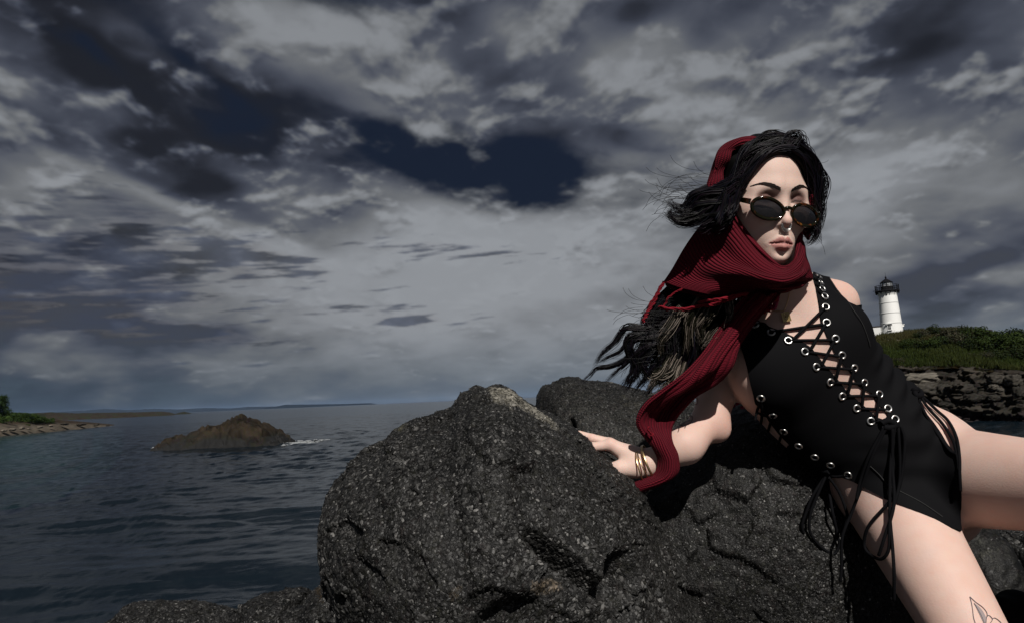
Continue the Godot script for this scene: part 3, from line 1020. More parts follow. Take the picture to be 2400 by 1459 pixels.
func boulder(called: String, label: String, s: Shape, at: Vector3, chips := 9000, grain := 0.0044, bright := 1.0) -> MeshInstance3D:
	to_world(s, cam_xf)
	for k in s.v.size(): s.v[k] -= at
	var o := obj(called, s, rock_material(), self, true)
	o.position = at
	tag(o, label, "boulder", "dark boulders on the shore")
	# the flakes and grains that the stone is made of stand out of its face
	if chip_meshes.is_empty():
		for k in 3:
			var c := Shape.new()
			c.use_c = true
			var sides := 5 + k
			var ring := []
			for j in sides: ring.append(rng.randf_range(0.65, 1.25))
			c.add(Vector3(0, 0.42, 0))
			for lay in [[0.62, 0.36], [1.0, 0.05], [0.8, -0.4]]:
				for j in sides: c.add(Vector3(cos(TAU * j / sides) * lay[0] * ring[j], lay[1] + 0.08 * ring[(j + 2) % sides] * lay[0], sin(TAU * j / sides) * lay[0] * ring[j] * 0.75))
			for j in sides:
				c.tri(0, 1 + j, 1 + (j + 1) % sides)
				c.quad(1 + j, 1 + sides + j, 1 + sides + (j + 1) % sides, 1 + (j + 1) % sides)
				c.quad(1 + sides + j, 1 + sides * 2 + j, 1 + sides * 2 + (j + 1) % sides, 1 + sides + (j + 1) % sides)
			c.smooth()
			if c.n[0].y < 0.0:
				for t in range(0, c.i.size(), 3):
					var q := c.i[t + 1]; c.i[t + 1] = c.i[t + 2]; c.i[t + 2] = q
			c.flat()
			chip_meshes.append(c.mesh())
	var eye := cam_xf.origin - at
	var tris := s.i.size() / 3
	var weights := PackedFloat32Array()
	var sum := 0.0
	for t in tris:
		var a := s.v[s.i[t * 3]]
		var n := (s.v[s.i[t * 3 + 2]] - a).cross(s.v[s.i[t * 3 + 1]] - a)
		# as close to the eye as they can be told apart, thinner out of sight
		var facing := n.normalized().dot((eye - a).normalized())
		sum += n.length() * (1.0 if facing > -0.15 else 0.12) * (1.0 if a.y + at.y > 3.15 else 0.15)
		weights.append(sum)
	for kind in 3:
		var mm := MultiMesh.new()
		mm.transform_format = MultiMesh.TRANSFORM_3D
		mm.use_colors = true
		mm.mesh = chip_meshes[kind]
		mm.instance_count = chips / 3
		for k in chips / 3:
			var t := mini(weights.bsearch(rng.randf() * sum), tris - 1)
			var a := s.i[t * 3]; var b := s.i[t * 3 + 1]; var c := s.i[t * 3 + 2]
			var u := rng.randf(); var v := rng.randf()
			if u + v > 1.0: u = 1.0 - u; v = 1.0 - v
			var p := s.v[a] + (s.v[b] - s.v[a]) * u + (s.v[c] - s.v[a]) * v
			var n := (s.n[a] + Vector3(rng.randfn(), rng.randfn(), rng.randfn()) * 0.26).normalized()
			var x := n.cross(Vector3(rng.randfn(), rng.randfn(), rng.randfn())).normalized()
			var patch := noise_a.get_noise_3dv((p + at) * 60.0)
			var size := grain * exp(clampf(rng.randfn(), -2.0, 1.7) * 0.36) * (1.0 + 0.8 * maxf(0.0, patch) + (0.7 if rng.randf() < 0.015 else 0.0))
			mm.set_instance_transform(k, Transform3D(Basis(x * size, n * size * rng.randf_range(0.45, 0.85), n.cross(x) * size), p - n * size * 0.18))
			var l := 0.004 + 0.009 * rng.randf()
			var pick := rng.randf()
			if pick < 0.27: l = rng.randf_range(0.014, 0.034)
			if pick < 0.04: l = rng.randf_range(0.045, 0.12) * bright
			l *= 0.75 + 0.7 * clampf(patch + 0.25, 0.0, 1.0)
			# chips take the tone of the patch they sit in
			var under := s.c[a]
			mm.set_instance_color(k, Color(l, l * 0.975, l * 0.92).lerp(under * (0.45 + 0.7 * rng.randf()), clampf((under.r - 0.045) * 9.0, 0.0, 0.85)))
		var mi := MultiMeshInstance3D.new()
		mi.name = numbered("stone_chips", o)
		mi.multimesh = mm
		mi.material_override = tinted("stone chip", 0.55, 0.4)
		stuff(mi)
		o.add_child(mi, true)
	return o

func stone_shape(seed_at: float, size: Vector3, detail: int, col: Color, rough := 0.28, blocky := 0.0) -> Shape:      # a loose stone around the origin, resting on y = 0
	var s := Shape.new()
	s.use_c = true
	var na := detail * 2
	for j in detail + 1:
		var t := PI * j / detail
		for q in na:
			var a := TAU * q / na
			var d := Vector3(cos(a) * sin(t), cos(t), sin(a) * sin(t))
			if blocky > 0.0:
				var b := d / maxf(absf(d.x), maxf(absf(d.y), absf(d.z)))
				d = d.lerp(b * 0.8, blocky)
			var w := d * 1.0 + Vector3(seed_at, seed_at * 0.7, 0)
			var h := 1.0 + noise_a.get_noise_3dv(w * 55.0) * rough + noise_cell.get_noise_3dv(w * 3.0) * rough * 0.35
			var l := 0.75 + 0.45 * noise_fine.get_noise_3dv(w * 70.0) + 0.2 * noise_cell.get_noise_3dv(w * 4.0)
			s.add(d * h * size + Vector3(0, size.y * 0.55, 0), Color(col.r * l, col.g * l, col.b * l))
	for j in detail:
		for q in na:
			var a0 := j * na + q
			var b0 := j * na + (q + 1) % na
			if j == 0: s.tri(a0, b0 + na, a0 + na)
			elif j == detail - 1: s.tri(a0, b0, a0 + na)
			else: s.quad(a0, b0, b0 + na, a0 + na)
	s.smooth()
	if s.n[na * (detail / 2)].dot(s.v[na * (detail / 2)] - Vector3(0, size.y * 0.55, 0)) < 0.0:
		for t in range(0, s.i.size(), 3):
			var q := s.i[t + 1]; s.i[t + 1] = s.i[t + 2]; s.i[t + 2] = q
		s.smooth()
	return s

# ---------------------------------------------------------------- plants
func foliage_mesh(seed_at: int, leaves: int, size: Vector3, leaf: float, cols: Array) -> Shape:       # leaves spread through a lumpy crown above the origin
	var r := RandomNumberGenerator.new()
	r.seed = seed_at
	var s := Shape.new()
	s.use_c = true
	var lumps := []
	for k in 9: lumps.append([Vector3(r.randf_range(-0.7, 0.7), r.randf_range(0.25, 0.85), r.randf_range(-0.7, 0.7)), r.randf_range(0.25, 0.45)])
	for k in leaves:
		var l: Array = lumps[r.randi() % lumps.size()]
		var d := Vector3(r.randfn(), r.randfn(), r.randfn()).normalized()
		var p: Vector3 = (l[0] + d * l[1] * pow(r.randf(), 0.35)) * size
		p.y = maxf(p.y, 0.02)
		var u := Vector3(r.randfn(), r.randfn() * 0.6 + 0.3, r.randfn()).normalized() * leaf * r.randf_range(0.6, 1.4)
		var w := u.cross(Vector3(r.randfn(), r.randfn(), r.randfn())).normalized() * leaf * 0.38
		var col: Color = cols[r.randi() % cols.size()] * r.randf_range(0.7, 1.25)
		var a := s.v.size()
		s.add(p - u * 0.5, col); s.add(p + w, col); s.add(p + u * 0.6, col); s.add(p - w, col)
		s.quad(a, a + 1, a + 2, a + 3)
	s.smooth()
	return s

func make_bush(kind: int, label: String, at: Vector3, size: float, group: String, proto: Array) -> void:
	var o := thing("bush", label, "bush", at, group)
	var q := put("foliage", proto[kind], Transform3D(Basis(Vector3.UP, rng.randf() * TAU).scaled(Vector3(size, size * rng.randf_range(0.8, 1.1), size)), at), o)
	q.set_meta("kind", "stuff")
	put("stem", proto[3], Transform3D(Basis().scaled(Vector3.ONE * size), at), o)

# ---------------------------------------------------------------- the scene
func _ready() -> void:
	rng.seed = 41
	var cam := Camera3D.new()
	cam.name = "camera"
	cam.fov = rad_to_deg(2.0 * atan(729.5 / FOCAL))
	cam.near = 0.05
	cam.far = 30000.0
	cam_xf = Transform3D(Basis(Vector3.RIGHT, deg_to_rad(7.36)) * Basis(Vector3.BACK, deg_to_rad(-2.46)), Vector3(0, EYE_HEIGHT, 0))
	cam.transform = cam_xf
	add_child(cam)
	noise_a.seed = 3; noise_a.frequency = 0.03; noise_a.fractal_octaves = 4
	noise_fine.seed = 8; noise_fine.frequency = 0.05; noise_fine.fractal_octaves = 5
	noise_puff.seed = 21; noise_puff.frequency = 0.03; noise_puff.fractal_type = FastNoiseLite.FRACTAL_RIDGED; noise_puff.fractal_octaves = 4
	noise_cell.seed = 2; noise_cell.noise_type = FastNoiseLite.TYPE_CELLULAR; noise_cell.cellular_return_type = FastNoiseLite.RETURN_CELL_VALUE; noise_cell.frequency = 1.0; noise_cell.fractal_type = FastNoiseLite.FRACTAL_NONE
	noise_edge.seed = 4; noise_edge.noise_type = FastNoiseLite.TYPE_CELLULAR; noise_edge.cellular_return_type = FastNoiseLite.RETURN_DISTANCE2_SUB; noise_edge.frequency = 1.0; noise_edge.fractal_type = FastNoiseLite.FRACTAL_NONE
	var env := Environment.new()
	env.background_mode = Environment.BG_SKY
	env.sky = make_sky()
	env.tonemap_mode = Environment.TONE_MAPPER_LINEAR
	env.tonemap_exposure = 1.0
	env.fog_enabled = true
	env.fog_density = 0.00002
	env.fog_light_color = Color(0.62, 0.76, 0.95)
	env.sdfgi_enabled = true
	env.ssao_enabled = true
	env.ssil_enabled = true
	var around := WorldEnvironment.new()
	around.name = "daylight"
	around.environment = env
	add_child(around)
	var sun := DirectionalLight3D.new()
	sun.name = "sun"
	sun.light_energy = 1.6
	sun.light_color = Color(1.0, 0.98, 0.955)
	sun.light_angular_distance = 0.5
	sun.shadow_enabled = true
	var to_sun := cam_xf.basis * Vector3(0.08, 0.79, 0.61).normalized()
	sun.basis = Basis.looking_at(-to_sun, Vector3.UP)
	add_child(sun)

	make_water()
	make_ledge()
	make_headland()
	make_lighthouse()
	make_bay()
	make_boulders()
	make_person()

func make_ledge() -> void:                                    # the rock shelf under the boulders, falling into the sea
	var s := Shape.new()
	s.use_c = true
	for j in 90:
		for i in 120:
			var x := lerpf(-9.0, 12.0, i / 119.0)
			var z := lerpf(7.0, -9.0, j / 89.0)
			var n := noise_a.get_noise_2d(x * 14.0, z * 14.0)
			var f := smoothstep(-2.1, -4.6 - maxf(0.0, x) * 0.25, z + n * 0.6)
			var y := lerpf(2.85, -1.4, f) + n * 0.22 + noise_fine.get_noise_2d(x * 30.0, z * 30.0) * 0.08 - smoothstep(-1.5, -5.0, x) * 3.0
			var l := 0.02 + 0.015 * noise_fine.get_noise_2d(x * 60.0, z * 60.0)
			s.add(Vector3(x, y, z), Color(l, l * 0.97, l * 0.9))
	s.grid(0, 90, 120)
	s.smooth()
	structure(obj("ground", s, rock_material()))

# ---------------------------------------------------------------- headland with the lighthouse
const CREST := [[1740, 972], [1790, 915], [1840, 850], [1880, 822], [1990, 803], [2030, 797], [2047, 791], [2070, 781], [2090, 779], [2113, 778], [2182, 775], [2216, 774.5], [2268, 775.5], [2322, 784], [2345, 792], [2400, 797], [2500, 800], [2700, 812], [2850, 850], [2950, 900], [3000, 925]]
const BROW := [[1740, 994], [1790, 935], [1840, 888], [1890, 862], [2090, 852], [2146, 860], [2234, 854], [2312, 863], [2400, 870], [2700, 872], [2850, 890], [2950, 925], [3000, 945]]
const R_WATER := 75.0
const R_BROW := 80.5
const R_CREST := 104.0

func headland_point(px: float, t: float) -> Vector3:          # t: 0 in the water, 1 at the brow of the cliff, 2 at the crest, 3 down behind
	var brow := G(px, table(BROW, px), R_BROW)
	if t <= 1.0:
		var foot := G(px, 900, R_WATER)
		foot.y = -1.2
		var q := foot.lerp(brow, t)
		q.y = lerpf(-1.2, brow.y, pow(t, 0.8))
		return q
	var crest := G(px, table(CREST, px), R_CREST)
	if t <= 2.0:
		var f := t - 1.0
		var q := brow.lerp(crest, f)
		q.y = lerpf(brow.y, crest.y, pow(f, 0.92)) + sin(f * PI) * 0.25
		return q
	var back := G(px, 900, 150.0)
	back.y = -1.5
	var f2 := t - 2.0
	var r := crest.lerp(back, f2)
	r.y = lerpf(crest.y, -1.5, f2 * f2)
	return r

func make_headland() -> void:
	var cliff := Shape.new()
	cliff.use_c = true
	var cols := 370
	var rows := 64
	for j in rows:
		var t := j / float(rows - 1) * 1.06
		for i in cols:
			var px := lerpf(1740, 3000, i / float(cols - 1))
			var p := headland_point(px, t)
			var out := (cam_xf.origin - p); out.y = 0.0; out = out.normalized()
			var w := Vector3(p.x, p.y * 1.9, p.z)
			var strata := noise_cell.get_noise_3dv(Vector3(w.x * 0.42, w.y * 0.75 + noise_a.get_noise_2d(w.x * 4.0, 0.0) * 1.2, w.z * 0.42))
			var blocks := noise_cell.get_noise_3dv(w * 1.1)
			var crack := noise_edge.get_noise_3dv(Vector3(w.x * 0.8, w.y * 1.0, w.z * 0.8))
			var big := noise_a.get_noise_3dv(w * 3.0)
			var fade := smoothstep(1.05, 0.92, t)
			p += out * (strata * 0.65 + blocks * 0.45 + big * 2.0 - smoothstep(-0.8, -0.98, crack) * 0.35) * fade
			p.y += (blocks * 0.12 + strata * 0.16) * fade
			var l := 0.022 + strata * 0.009 + blocks * 0.009 + noise_fine.get_noise_3dv(w * 10.0) * 0.02
			var c := Color(l * 1.02, l * 0.88, l * 0.70)
			c = c.lerp(Color(0.044, 0.037, 0.028), smoothstep(0.25, 0.7, strata) * 0.6)
			c = c.lerp(Color(0.016, 0.0145, 0.012), smoothstep(2.2, 0.5, p.y + big * 1.2))     # weed and wet below the tide line
			cliff.add(p, c)
	cliff.grid(0, rows, cols)
	face_up(cliff)
	var cl := obj("sea_cliff", cliff, tinted("cliff rock", 0.85, 0.3))
	structure(cl)
	var hill := Shape.new()
	hill.use_c = true
	rows = 110
	for j in rows:
		var t := 1.0 + j / float(rows - 1) * 2.0
		for i in cols:
			var px := lerpf(1740, 3000, i / float(cols - 1))
			var p := headland_point(px, t)
			var n := noise_a.get_noise_2d(p.x * 4.0, p.z * 4.0)
			var f := noise_fine.get_noise_2d(p.x * 18.0, p.z * 18.0)
			p.y += (n * 0.35 + f * 0.16) * smoothstep(1.0, 1.1, t) * (0.35 if absf(t - 2.0) < 0.12 else 1.0)
			if j == 0: p.y -= 0.3
			var c := Color(0.026, 0.030, 0.009).lerp(Color(0.046, 0.042, 0.017), clampf(0.5 + n * 1.3 + f * 0.5, 0, 1))
			c = c.lerp(Color(0.023, 0.036, 0.009), smoothstep(0.45, 0.05, absf(t - 1.18)) * 0.75)
			c = c.lerp(Color(0.014, 0.012, 0.008), smoothstep(1.06, 1.0, t))
			c *= 1.0 + f * 0.35
			hill.add(p, c)
	hill.grid(0, rows, cols)
	face_up(hill)
	structure(obj("grass_hill", hill, tinted("turf", 0.95, 0.1)))
	# grass that stands up from the turf
	var blade := Shape.new()
	blade.use_c = true
	for k in 7:
		var a := k * 2.4
		var b := Vector3(cos(a), 0, sin(a)) * 0.14
		var tip := b * 2.2 + Vector3(0, 0.42 + 0.12 * (k % 3), 0)
		var side := Vector3(-sin(a), 0, cos(a)) * 0.05
		var v0 := blade.add(b - side, Color.WHITE)
		blade.add(b + side, Color.WHITE); blade.add(tip, Color(1.2, 1.15, 1.0))
		blade.tri(v0, v0 + 1, v0 + 2)
	blade.smooth()
	var mm := MultiMesh.new()
	mm.transform_format = MultiMesh.TRANSFORM_3D
	mm.use_colors = true
	mm.mesh = blade.mesh()
	mm.instance_count = 14000
	for k in 14000:
		var t := rng.randf_range(1.0, 2.05)
		var px := rng.randf_range(1990, 2560)
		var p := headland_point(px, t)
		var n := noise_a.get_noise_2d(p.x * 4.0, p.z * 4.0)
		p.y += n * 0.3
		var z := rng.randf_range(0.5, 1.25)
		mm.set_instance_transform(k, Transform3D(Basis(Vector3.UP, rng.randf() * TAU).scaled(Vector3(z, z * 0.85, z)), p))
		var c := Color(0.027, 0.031, 0.010).lerp(Color(0.050, 0.045, 0.019), clampf(0.5 + n * 1.5 + rng.randfn() * 0.25, 0, 1)).lerp(Color(0.024, 0.038, 0.009), smoothstep(0.45, 0.05, absf(t - 1.18)) * 0.7)
		mm.set_instance_color(k, c * rng.randf_range(0.8, 1.25))
	var gi := MultiMeshInstance3D.new()
	gi.name = "grass"
	gi.multimesh = mm
	gi.material_override = tinted("grass blades", 0.9, 0.1)
	stuff(gi)
	gi.set_meta("label", "short wind-bent grass covering the headland below the lighthouse")
	gi.set_meta("category", "grass")
	add_child(gi)
	# stones that can be told apart
	var stones := [
		[2088, 803, 45, 15, 0.16, "long pale boulder lying in the grass below the lighthouse", 1.55, 0.15],
		[2108, 801, 14, 13, 0.15, "short upright pale stone at the right end of the long pale boulder", 1.57, 0.3],
		[2157, 884, 66, 23, 0.15, "largest pale tan block lying on top of the cliff edge", 1.02, 0.35],
		[2188, 885, 26, 22, 0.13, "tan wedge-shaped rock leaning against the largest cliff block", 1.02, 0.2],
		[2143, 904, 24, 15, 0.14, "rounded pale rock just above the hip knot of the swimsuit", 0.9, 0.1],
		[2172, 908, 46, 24, 0.06, "grey slab in the cliff beneath the largest tan block", 0.8, 0.5],
		[2212, 910, 34, 26, 0.055, "dark grey cracked block right of the grey slab in the cliff", 0.8, 0.5],
		[2260, 908, 40, 20, 0.05, "broad dark ledge block in the middle of the cliff", 0.8, 0.5],
		[2337, 886, 30, 19, 0.085, "square brown block at the brow of the cliff, left of another square block", 0.95, 0.6],
		[2377, 888, 32, 22, 0.08, "square brown block at the brow of the cliff near the frame edge", 0.95, 0.6],
		[2330, 905, 18, 10, 0.12, "small pale rubble stone under the square brown cliff blocks", 0.8, 0.3],
		[2345, 912, 14, 8, 0.11, "smallest pale rubble stone lower on the cliff", 0.7, 0.3],
		[2297, 781, 52, 17, 0.045, "flat-topped brown outcrop rising above the bushes on the crest", 1.93, 0.35],
		[2278, 783, 18, 9, 0.11, "pale low stone at the left foot of the crest outcrop", 1.9, 0.3],
		[2170, 789, 14, 4, 0.12, "thin pale stone showing among the bushes on the hill", 1.72, 0.2],
		[2385, 826, 14, 9, 0.08, "grey stone half hidden by bushes near the right frame edge", 1.4, 0.2],
		[2215, 946, 30, 10, 0.03, "pale wet ledge stone at the waterline under the cliff", 0.35, 0.3],
		[2330, 930, 22, 12, 0.045, "angular rock low on the cliff above the waterline", 0.5, 0.4],
		[2280, 930, 30, 16, 0.04, "squat dark rock in the lower cliff left of the angular rock", 0.5, 0.4],
		[2390, 915, 24, 20, 0.05, "dark square rock in the cliff at the right frame edge", 0.7, 0.6],
	]
	var sm := tinted("loose stone", 0.85, 0.3)
	var seed_at := 1.0
	for q in stones:
		seed_at += 3.7
		var r := headland_point(q[0], q[6])
		var dist := Vector2(r.x - cam_xf.origin.x, r.z - cam_xf.origin.z).length() - (1.7 if q[6] < 1.1 else 0.0)
		var base := G(q[0], q[1] + q[3] * 0.5, dist)
		var w: float = q[2] * dist / FOCAL
		var h: float = q[3] * dist / FOCAL
		var l: float = q[4] * (0.9 if q[2] > 44.0 else 0.62)
		var st := stone_shape(seed_at, Vector3(w * 0.52, h * 0.55, w * 0.4), 22, Color(l, l * 0.90, l * 0.74), 0.26, q[7])
		var o := obj("rock", st, sm, self, true)
		o.position = base
		o.rotation.y = rng.randf_range(-0.4, 0.4)
		tag(o, q[5], "rock", "rocks on the headland")
	# bushes
	var greens := [Color(0.015, 0.022, 0.007), Color(0.021, 0.030, 0.009), Color(0.011, 0.017, 0.006)]
	var bright := [Color(0.024, 0.038, 0.009), Color(0.024, 0.038, 0.009)]
	var dry := [Color(0.036, 0.034, 0.020), Color(0.026, 0.030, 0.014), Color(0.045, 0.040, 0.026)]
	var leafm := tinted("leaves", 0.8, 0.25)
	var proto := []
	for k in 3:
		var f := foliage_mesh(20 + k, 2200, Vector3(1.0, 0.95, 1.0), 0.085, [greens, bright, dry][k]).mesh()
		f.surface_set_material(0, leafm)
		proto.append(f)
	var stem := Shape.new()
	for k in 5:
		var a := k * 1.3
		stem.tube(PackedVector3Array([Vector3(cos(a) * 0.05, -0.3, sin(a) * 0.05), Vector3(cos(a) * 0.25, 0.3, sin(a) * 0.25), Vector3(cos(a) * 0.5, 0.62, sin(a) * 0.5)]), PackedFloat32Array([0.035, 0.025, 0.01]), 4)
	var stm := stem.mesh()
	stm.surface_set_material(0, mat("twigs", Color(0.035, 0.026, 0.018), 0.9))
	proto.append(stm)
	var spots := [
		[2135, 1.34, 1.5, 1, "low bright green bush at the left tip of the lower shrub band"], [2156, 1.34, 1.7, 0, "second bush of the lower shrub band, dark green"], [2180, 1.35, 1.9, 1, "bright bush in the middle of the lower shrub band"], [2204, 1.36, 1.7, 0, "dark bush ending the lower shrub band on the right"],
		[2150, 1.62, 1.3, 0, "small dark bush on the slope above the lower shrub band"], [2172, 1.66, 1.4, 2, "dry brownish bush above the middle of the lower shrub band"], [2200, 1.72, 1.6, 0, "dark bush just under the crest, right of the lighthouse"], [2228, 1.86, 1.3, 0, "bush on the crest left of the flat-topped outcrop"], [2250, 1.88, 1.2, 2, "dry bush on the crest beside the flat-topped outcrop"],
		[2230, 1.58, 2.0, 2, "large dry grey-green bush in the middle of the hillside"], [2250, 1.42, 2.1, 2, "large dry bush below the crest outcrop, near the cliff"], [2262, 1.66, 1.9, 0, "dark bush right below the flat-topped outcrop"], [2288, 1.55, 2.2, 1, "bright leafy bush below the right half of the outcrop"], [2276, 1.30, 1.9, 0, "dark bush hanging towards the cliff brow in mid-slope"],
		[2315, 1.72, 1.8, 0, "dark bush at the right foot of the flat-topped outcrop"], [2318, 1.36, 2.2, 1, "bright bush above the square cliff blocks"], [2345, 1.60, 2.1, 0, "dark bush in the dip right of the outcrop"], [2340, 1.18, 1.6, 0, "low dark bush on the brow above the rubble stones"], [2368, 1.78, 2.2, 0, "tall dark bush against the sky near the right frame edge"],
		[2372, 1.40, 2.2, 1, "bright bush near the right frame edge, half-way up"], [2398, 1.66, 2.6, 0, "tallest dark bush at the right frame edge"], [2396, 1.22, 2.0, 0, "low bush at the right frame edge above the cliff"], [2425, 1.45, 2.6, 1, "bush cut by the right frame edge"], [2296, 1.14, 1.3, 2, "small dry bush overhanging the cliff in the middle"], [2122, 1.10, 1.0, 0, "small dark bush at the cliff top beside the swimsuit's waist"], [2104, 1.05, 0.9, 2, "dry tuft bush on the cliff top nearest the waist"],
	]
	for q in spots:
		make_bush(q[3], q[4], headland_point(q[0], q[1]) - Vector3(0, 0.3, 0), q[2] * (0.55 if q[1] > 1.8 and q[0] < 2350 else 0.95), "bushes on the headland", proto)

func face_up(s: Shape) -> void:
	s.smooth()
	var up := 0.0
	for k in range(0, s.n.size(), 37): up += s.n[k].y
	if up < 0.0:
		for t in range(0, s.i.size(), 3):
			var q := s.i[t + 1]; s.i[t + 1] = s.i[t + 2]; s.i[t + 2] = q
		s.smooth()

func make_lighthouse() -> void:
	var r := 103.0
	var base := G(2091.5, 781, r)
	var u := r / FOCAL * 0.955                                        # metres per picture unit there
	var t := thing("lighthouse", "white round lighthouse with black lantern room on the grassy headland", "lighthouse", base)
	var white := mat("white paint", Color(0.74, 0.74, 0.72), 0.55)
	var black := mat("black iron", Color(0.006, 0.006, 0.007), 0.75, 0.0, 0.2)
	var face := (cam_xf.origin - base); face.y = 0.0
	var yaw := atan2(face.x, face.z)
	var tower := Shape.new()
	var prof := [[0.0, -1.5], [21.8 * u, -1.5]]
	for k in 25: prof.append([lerpf(21.6, 17.3, k / 24.0) * u, 86.0 * u * k / 24.0])
	prof.append([17.6 * u, 87.5 * u]); prof.append([0.0, 87.6 * u])
	tower.lathe(base, prof, 56)
	var tw := obj("tower", tower, white, t)
	for h in [21.5, 43.0, 65.0]:                              # iron hoops where the plates meet
		var ring := Shape.new()
		var rr: float = lerpf(21.6, 17.3, h / 86.0)
		ring.lathe(base, [[(rr - 0.1) * u, (h - 0.8) * u], [(rr + 0.55) * u, (h - 0.55) * u], [(rr + 0.55) * u, (h + 0.35) * u], [(rr - 0.1) * u, (h + 0.7) * u]], 56)
		obj("plate_joint", ring, mat("grey joint", Color(0.50, 0.50, 0.49), 0.6), tw)
	var cornice := Shape.new()
	cornice.lathe(base, [[17.4 * u, 80.0 * u], [18.6 * u, 84.0 * u], [20.4 * u, 87.4 * u], [20.4 * u, 88.0 * u], [17.0 * u, 88.1 * u]], 56)
	obj("cornice", cornice, white, t)
	var gallery := Shape.new()
	gallery.lathe(base, [[0.0, 88.2 * u], [22.2 * u, 88.2 * u], [23.4 * u, 89.2 * u], [23.4 * u, 92.4 * u], [0.0, 92.5 * u]], 40)
	obj("gallery", gallery, black, t)
	for k in 14:
		var a := TAU * k / 14.0
		var br := Shape.new()
		br.box(base + Vector3(cos(a) * 20.6 * u, 86.8 * u, sin(a) * 20.6 * u), Vector3(4.4 * u, 3.2 * u, 0.9 * u), Basis(Vector3.UP, -a))
		obj("bracket", br, black, t)
	var rail := Shape.new()
	for h in [95.5, 98.8, 102.4]:
		var pts := PackedVector3Array()
		for k in 41: pts.append(base + Vector3(cos(TAU * k / 40.0) * 22.6 * u, h * u, sin(TAU * k / 40.0) * 22.6 * u))
		rail.tube(pts, even(0.5 * u, 41), 5, Color.WHITE, false)
	obj("railing", rail, black, t)
	for k in 16:
		var a := TAU * k / 16.0
		var post := Shape.new()
		var q := base + Vector3(cos(a) * 22.6 * u, 0, sin(a) * 22.6 * u)
		post.tube(PackedVector3Array([q + Vector3(0, 92.4 * u, 0), q + Vector3(0, 103.6 * u, 0)]), even(0.62 * u, 2), 6)
		obj("railing_post", post, black, t)
	var room := Shape.new()
	room.lathe(base, [[11.4 * u, 92.4 * u], [11.4 * u, 101.0 * u], [0.0, 101.1 * u]], 8, Color.WHITE, Basis(Vector3.UP, yaw + 0.2))
	obj("lantern_wall", room, black, t)
	var glass := mat("lantern glass", Color(0.75, 0.78, 0.80), 0.04)
	glass.transparency = BaseMaterial3D.TRANSPARENCY_ALPHA
	glass.albedo_color.a = 0.22
	for k in 8:
		var a := TAU * (k + 0.5) / 8.0 + yaw + 0.2
		var pane := Shape.new()
		var bas := Basis(Vector3.UP, -a + 0.0)
		pane.box(base + Vector3(cos(a) * 10.3 * u, 104.8 * u, sin(a) * 10.3 * u), Vector3(0.3 * u, 7.4 * u, 7.8 * u), bas)
		obj("lantern_pane", pane, glass, t)
		var bar := Shape.new()
		var b := a + TAU / 16.0
		bar.box(base + Vector3(cos(b) * 11.1 * u, 104.8 * u, sin(b) * 11.1 * u), Vector3(1.2 * u, 7.8 * u, 1.2 * u), Basis(Vector3.UP, -b))
		obj("glazing_bar", bar, black, t)
	var lens := Shape.new()
	lens.lathe(base, [[0.0, 101.2 * u], [3.0 * u, 102.0 * u], [3.6 * u, 104.5 * u], [3.0 * u, 107.0 * u], [0.0, 107.8 * u]], 16)
	obj("lens", lens, mat("lens glass", Color(0.35, 0.37, 0.38), 0.1), t)
	var roof := Shape.new()
	roof.lathe(base, [[0.0, 108.6 * u], [12.4 * u, 108.7 * u], [12.6 * u, 109.6 * u], [8.6 * u, 112.8 * u], [4.0 * u, 116.2 * u], [1.5 * u, 118.0 * u], [1.3 * u, 119.0 * u]], 24)
	var rf := obj("roof", roof, black, t)
	var knob := Shape.new()
	knob.lathe(base, [[0.9 * u, 118.6 * u], [1.6 * u, 119.6 * u], [1.9 * u, 120.8 * u], [1.5 * u, 122.2 * u], [0.5 * u, 122.8 * u], [0.0, 122.9 * u]], 14)
	obj("vent_ball", knob, black, rf)
	var rod := Shape.new()
	rod.tube(PackedVector3Array([base + Vector3(0, 122.0 * u, 0), base + Vector3(0, 132.0 * u, 0)]), PackedFloat32Array([0.35 * u, 0.2 * u]), 5)
	obj("lightning_rod", rod, black, rf)
	# the window that looks towards the shore
	var wa := yaw - 0.16
	var out := Vector3(sin(wa), 0, cos(wa))
	var wb := Basis(Vector3.UP, wa)
	var lean := 0.4
	var frame := Shape.new()
	frame.box(base + out * 20.6 * u + Vector3(0, 13.0 * u, 0), Vector3(7.4 * u, 13.0 * u, 2.6 * u), wb)
	var win := obj("window", frame, white, t)
	var pane2 := Shape.new()
	pane2.box(base + out * 21.9 * u + Vector3(0, 12.8 * u, 0), Vector3(5.0 * u, 10.4 * u, 0.16 * u), wb)
	obj("pane", pane2, mat("dark window glass", Color(0.012, 0.014, 0.014), 0.08), win)
	for hz in [0.0]:
		var mun := Shape.new()
		mun.box(base + out * 22.05 * u + Vector3(0, 13.2 * u, 0), Vector3(5.2 * u, 0.7 * u, 0.3 * u), wb)
		mun.box(base + out * 22.02 * u + Vector3(0, 12.8 * u, 0), Vector3(0.5 * u, 10.4 * u, 0.3 * u), wb)
		obj("muntin", mun, mat("grey joint", Color(0.5, 0.5, 0.5)), win)
	var hood := Shape.new()
	hood.box(base + out * 22.0 * u + Vector3(0, 20.2 * u, 0), Vector3(12.0 * u, 1.3 * u, 3.8 * u), wb)
	for sd in [-1.0, 1.0]: hood.box(base + out * 21.6 * u + wb * Vector3(5.0 * sd * u, 0, 0) + Vector3(0, 18.4 * u, 0), Vector3(1.0 * u, 2.6 * u, 2.2 * u), wb)
	hood.box(base + out * 22.0 * u + Vector3(0, 21.4 * u, 0), Vector3(6.4 * u, 1.1 * u, 3.2 * u), wb)
	obj("window_hood", hood, white, win)
	var sill := Shape.new()
	sill.box(base + out * 22.2 * u + Vector3(0, 5.9 * u, 0), Vector3(9.0 * u, 1.0 * u, 2.4 * u), wb)
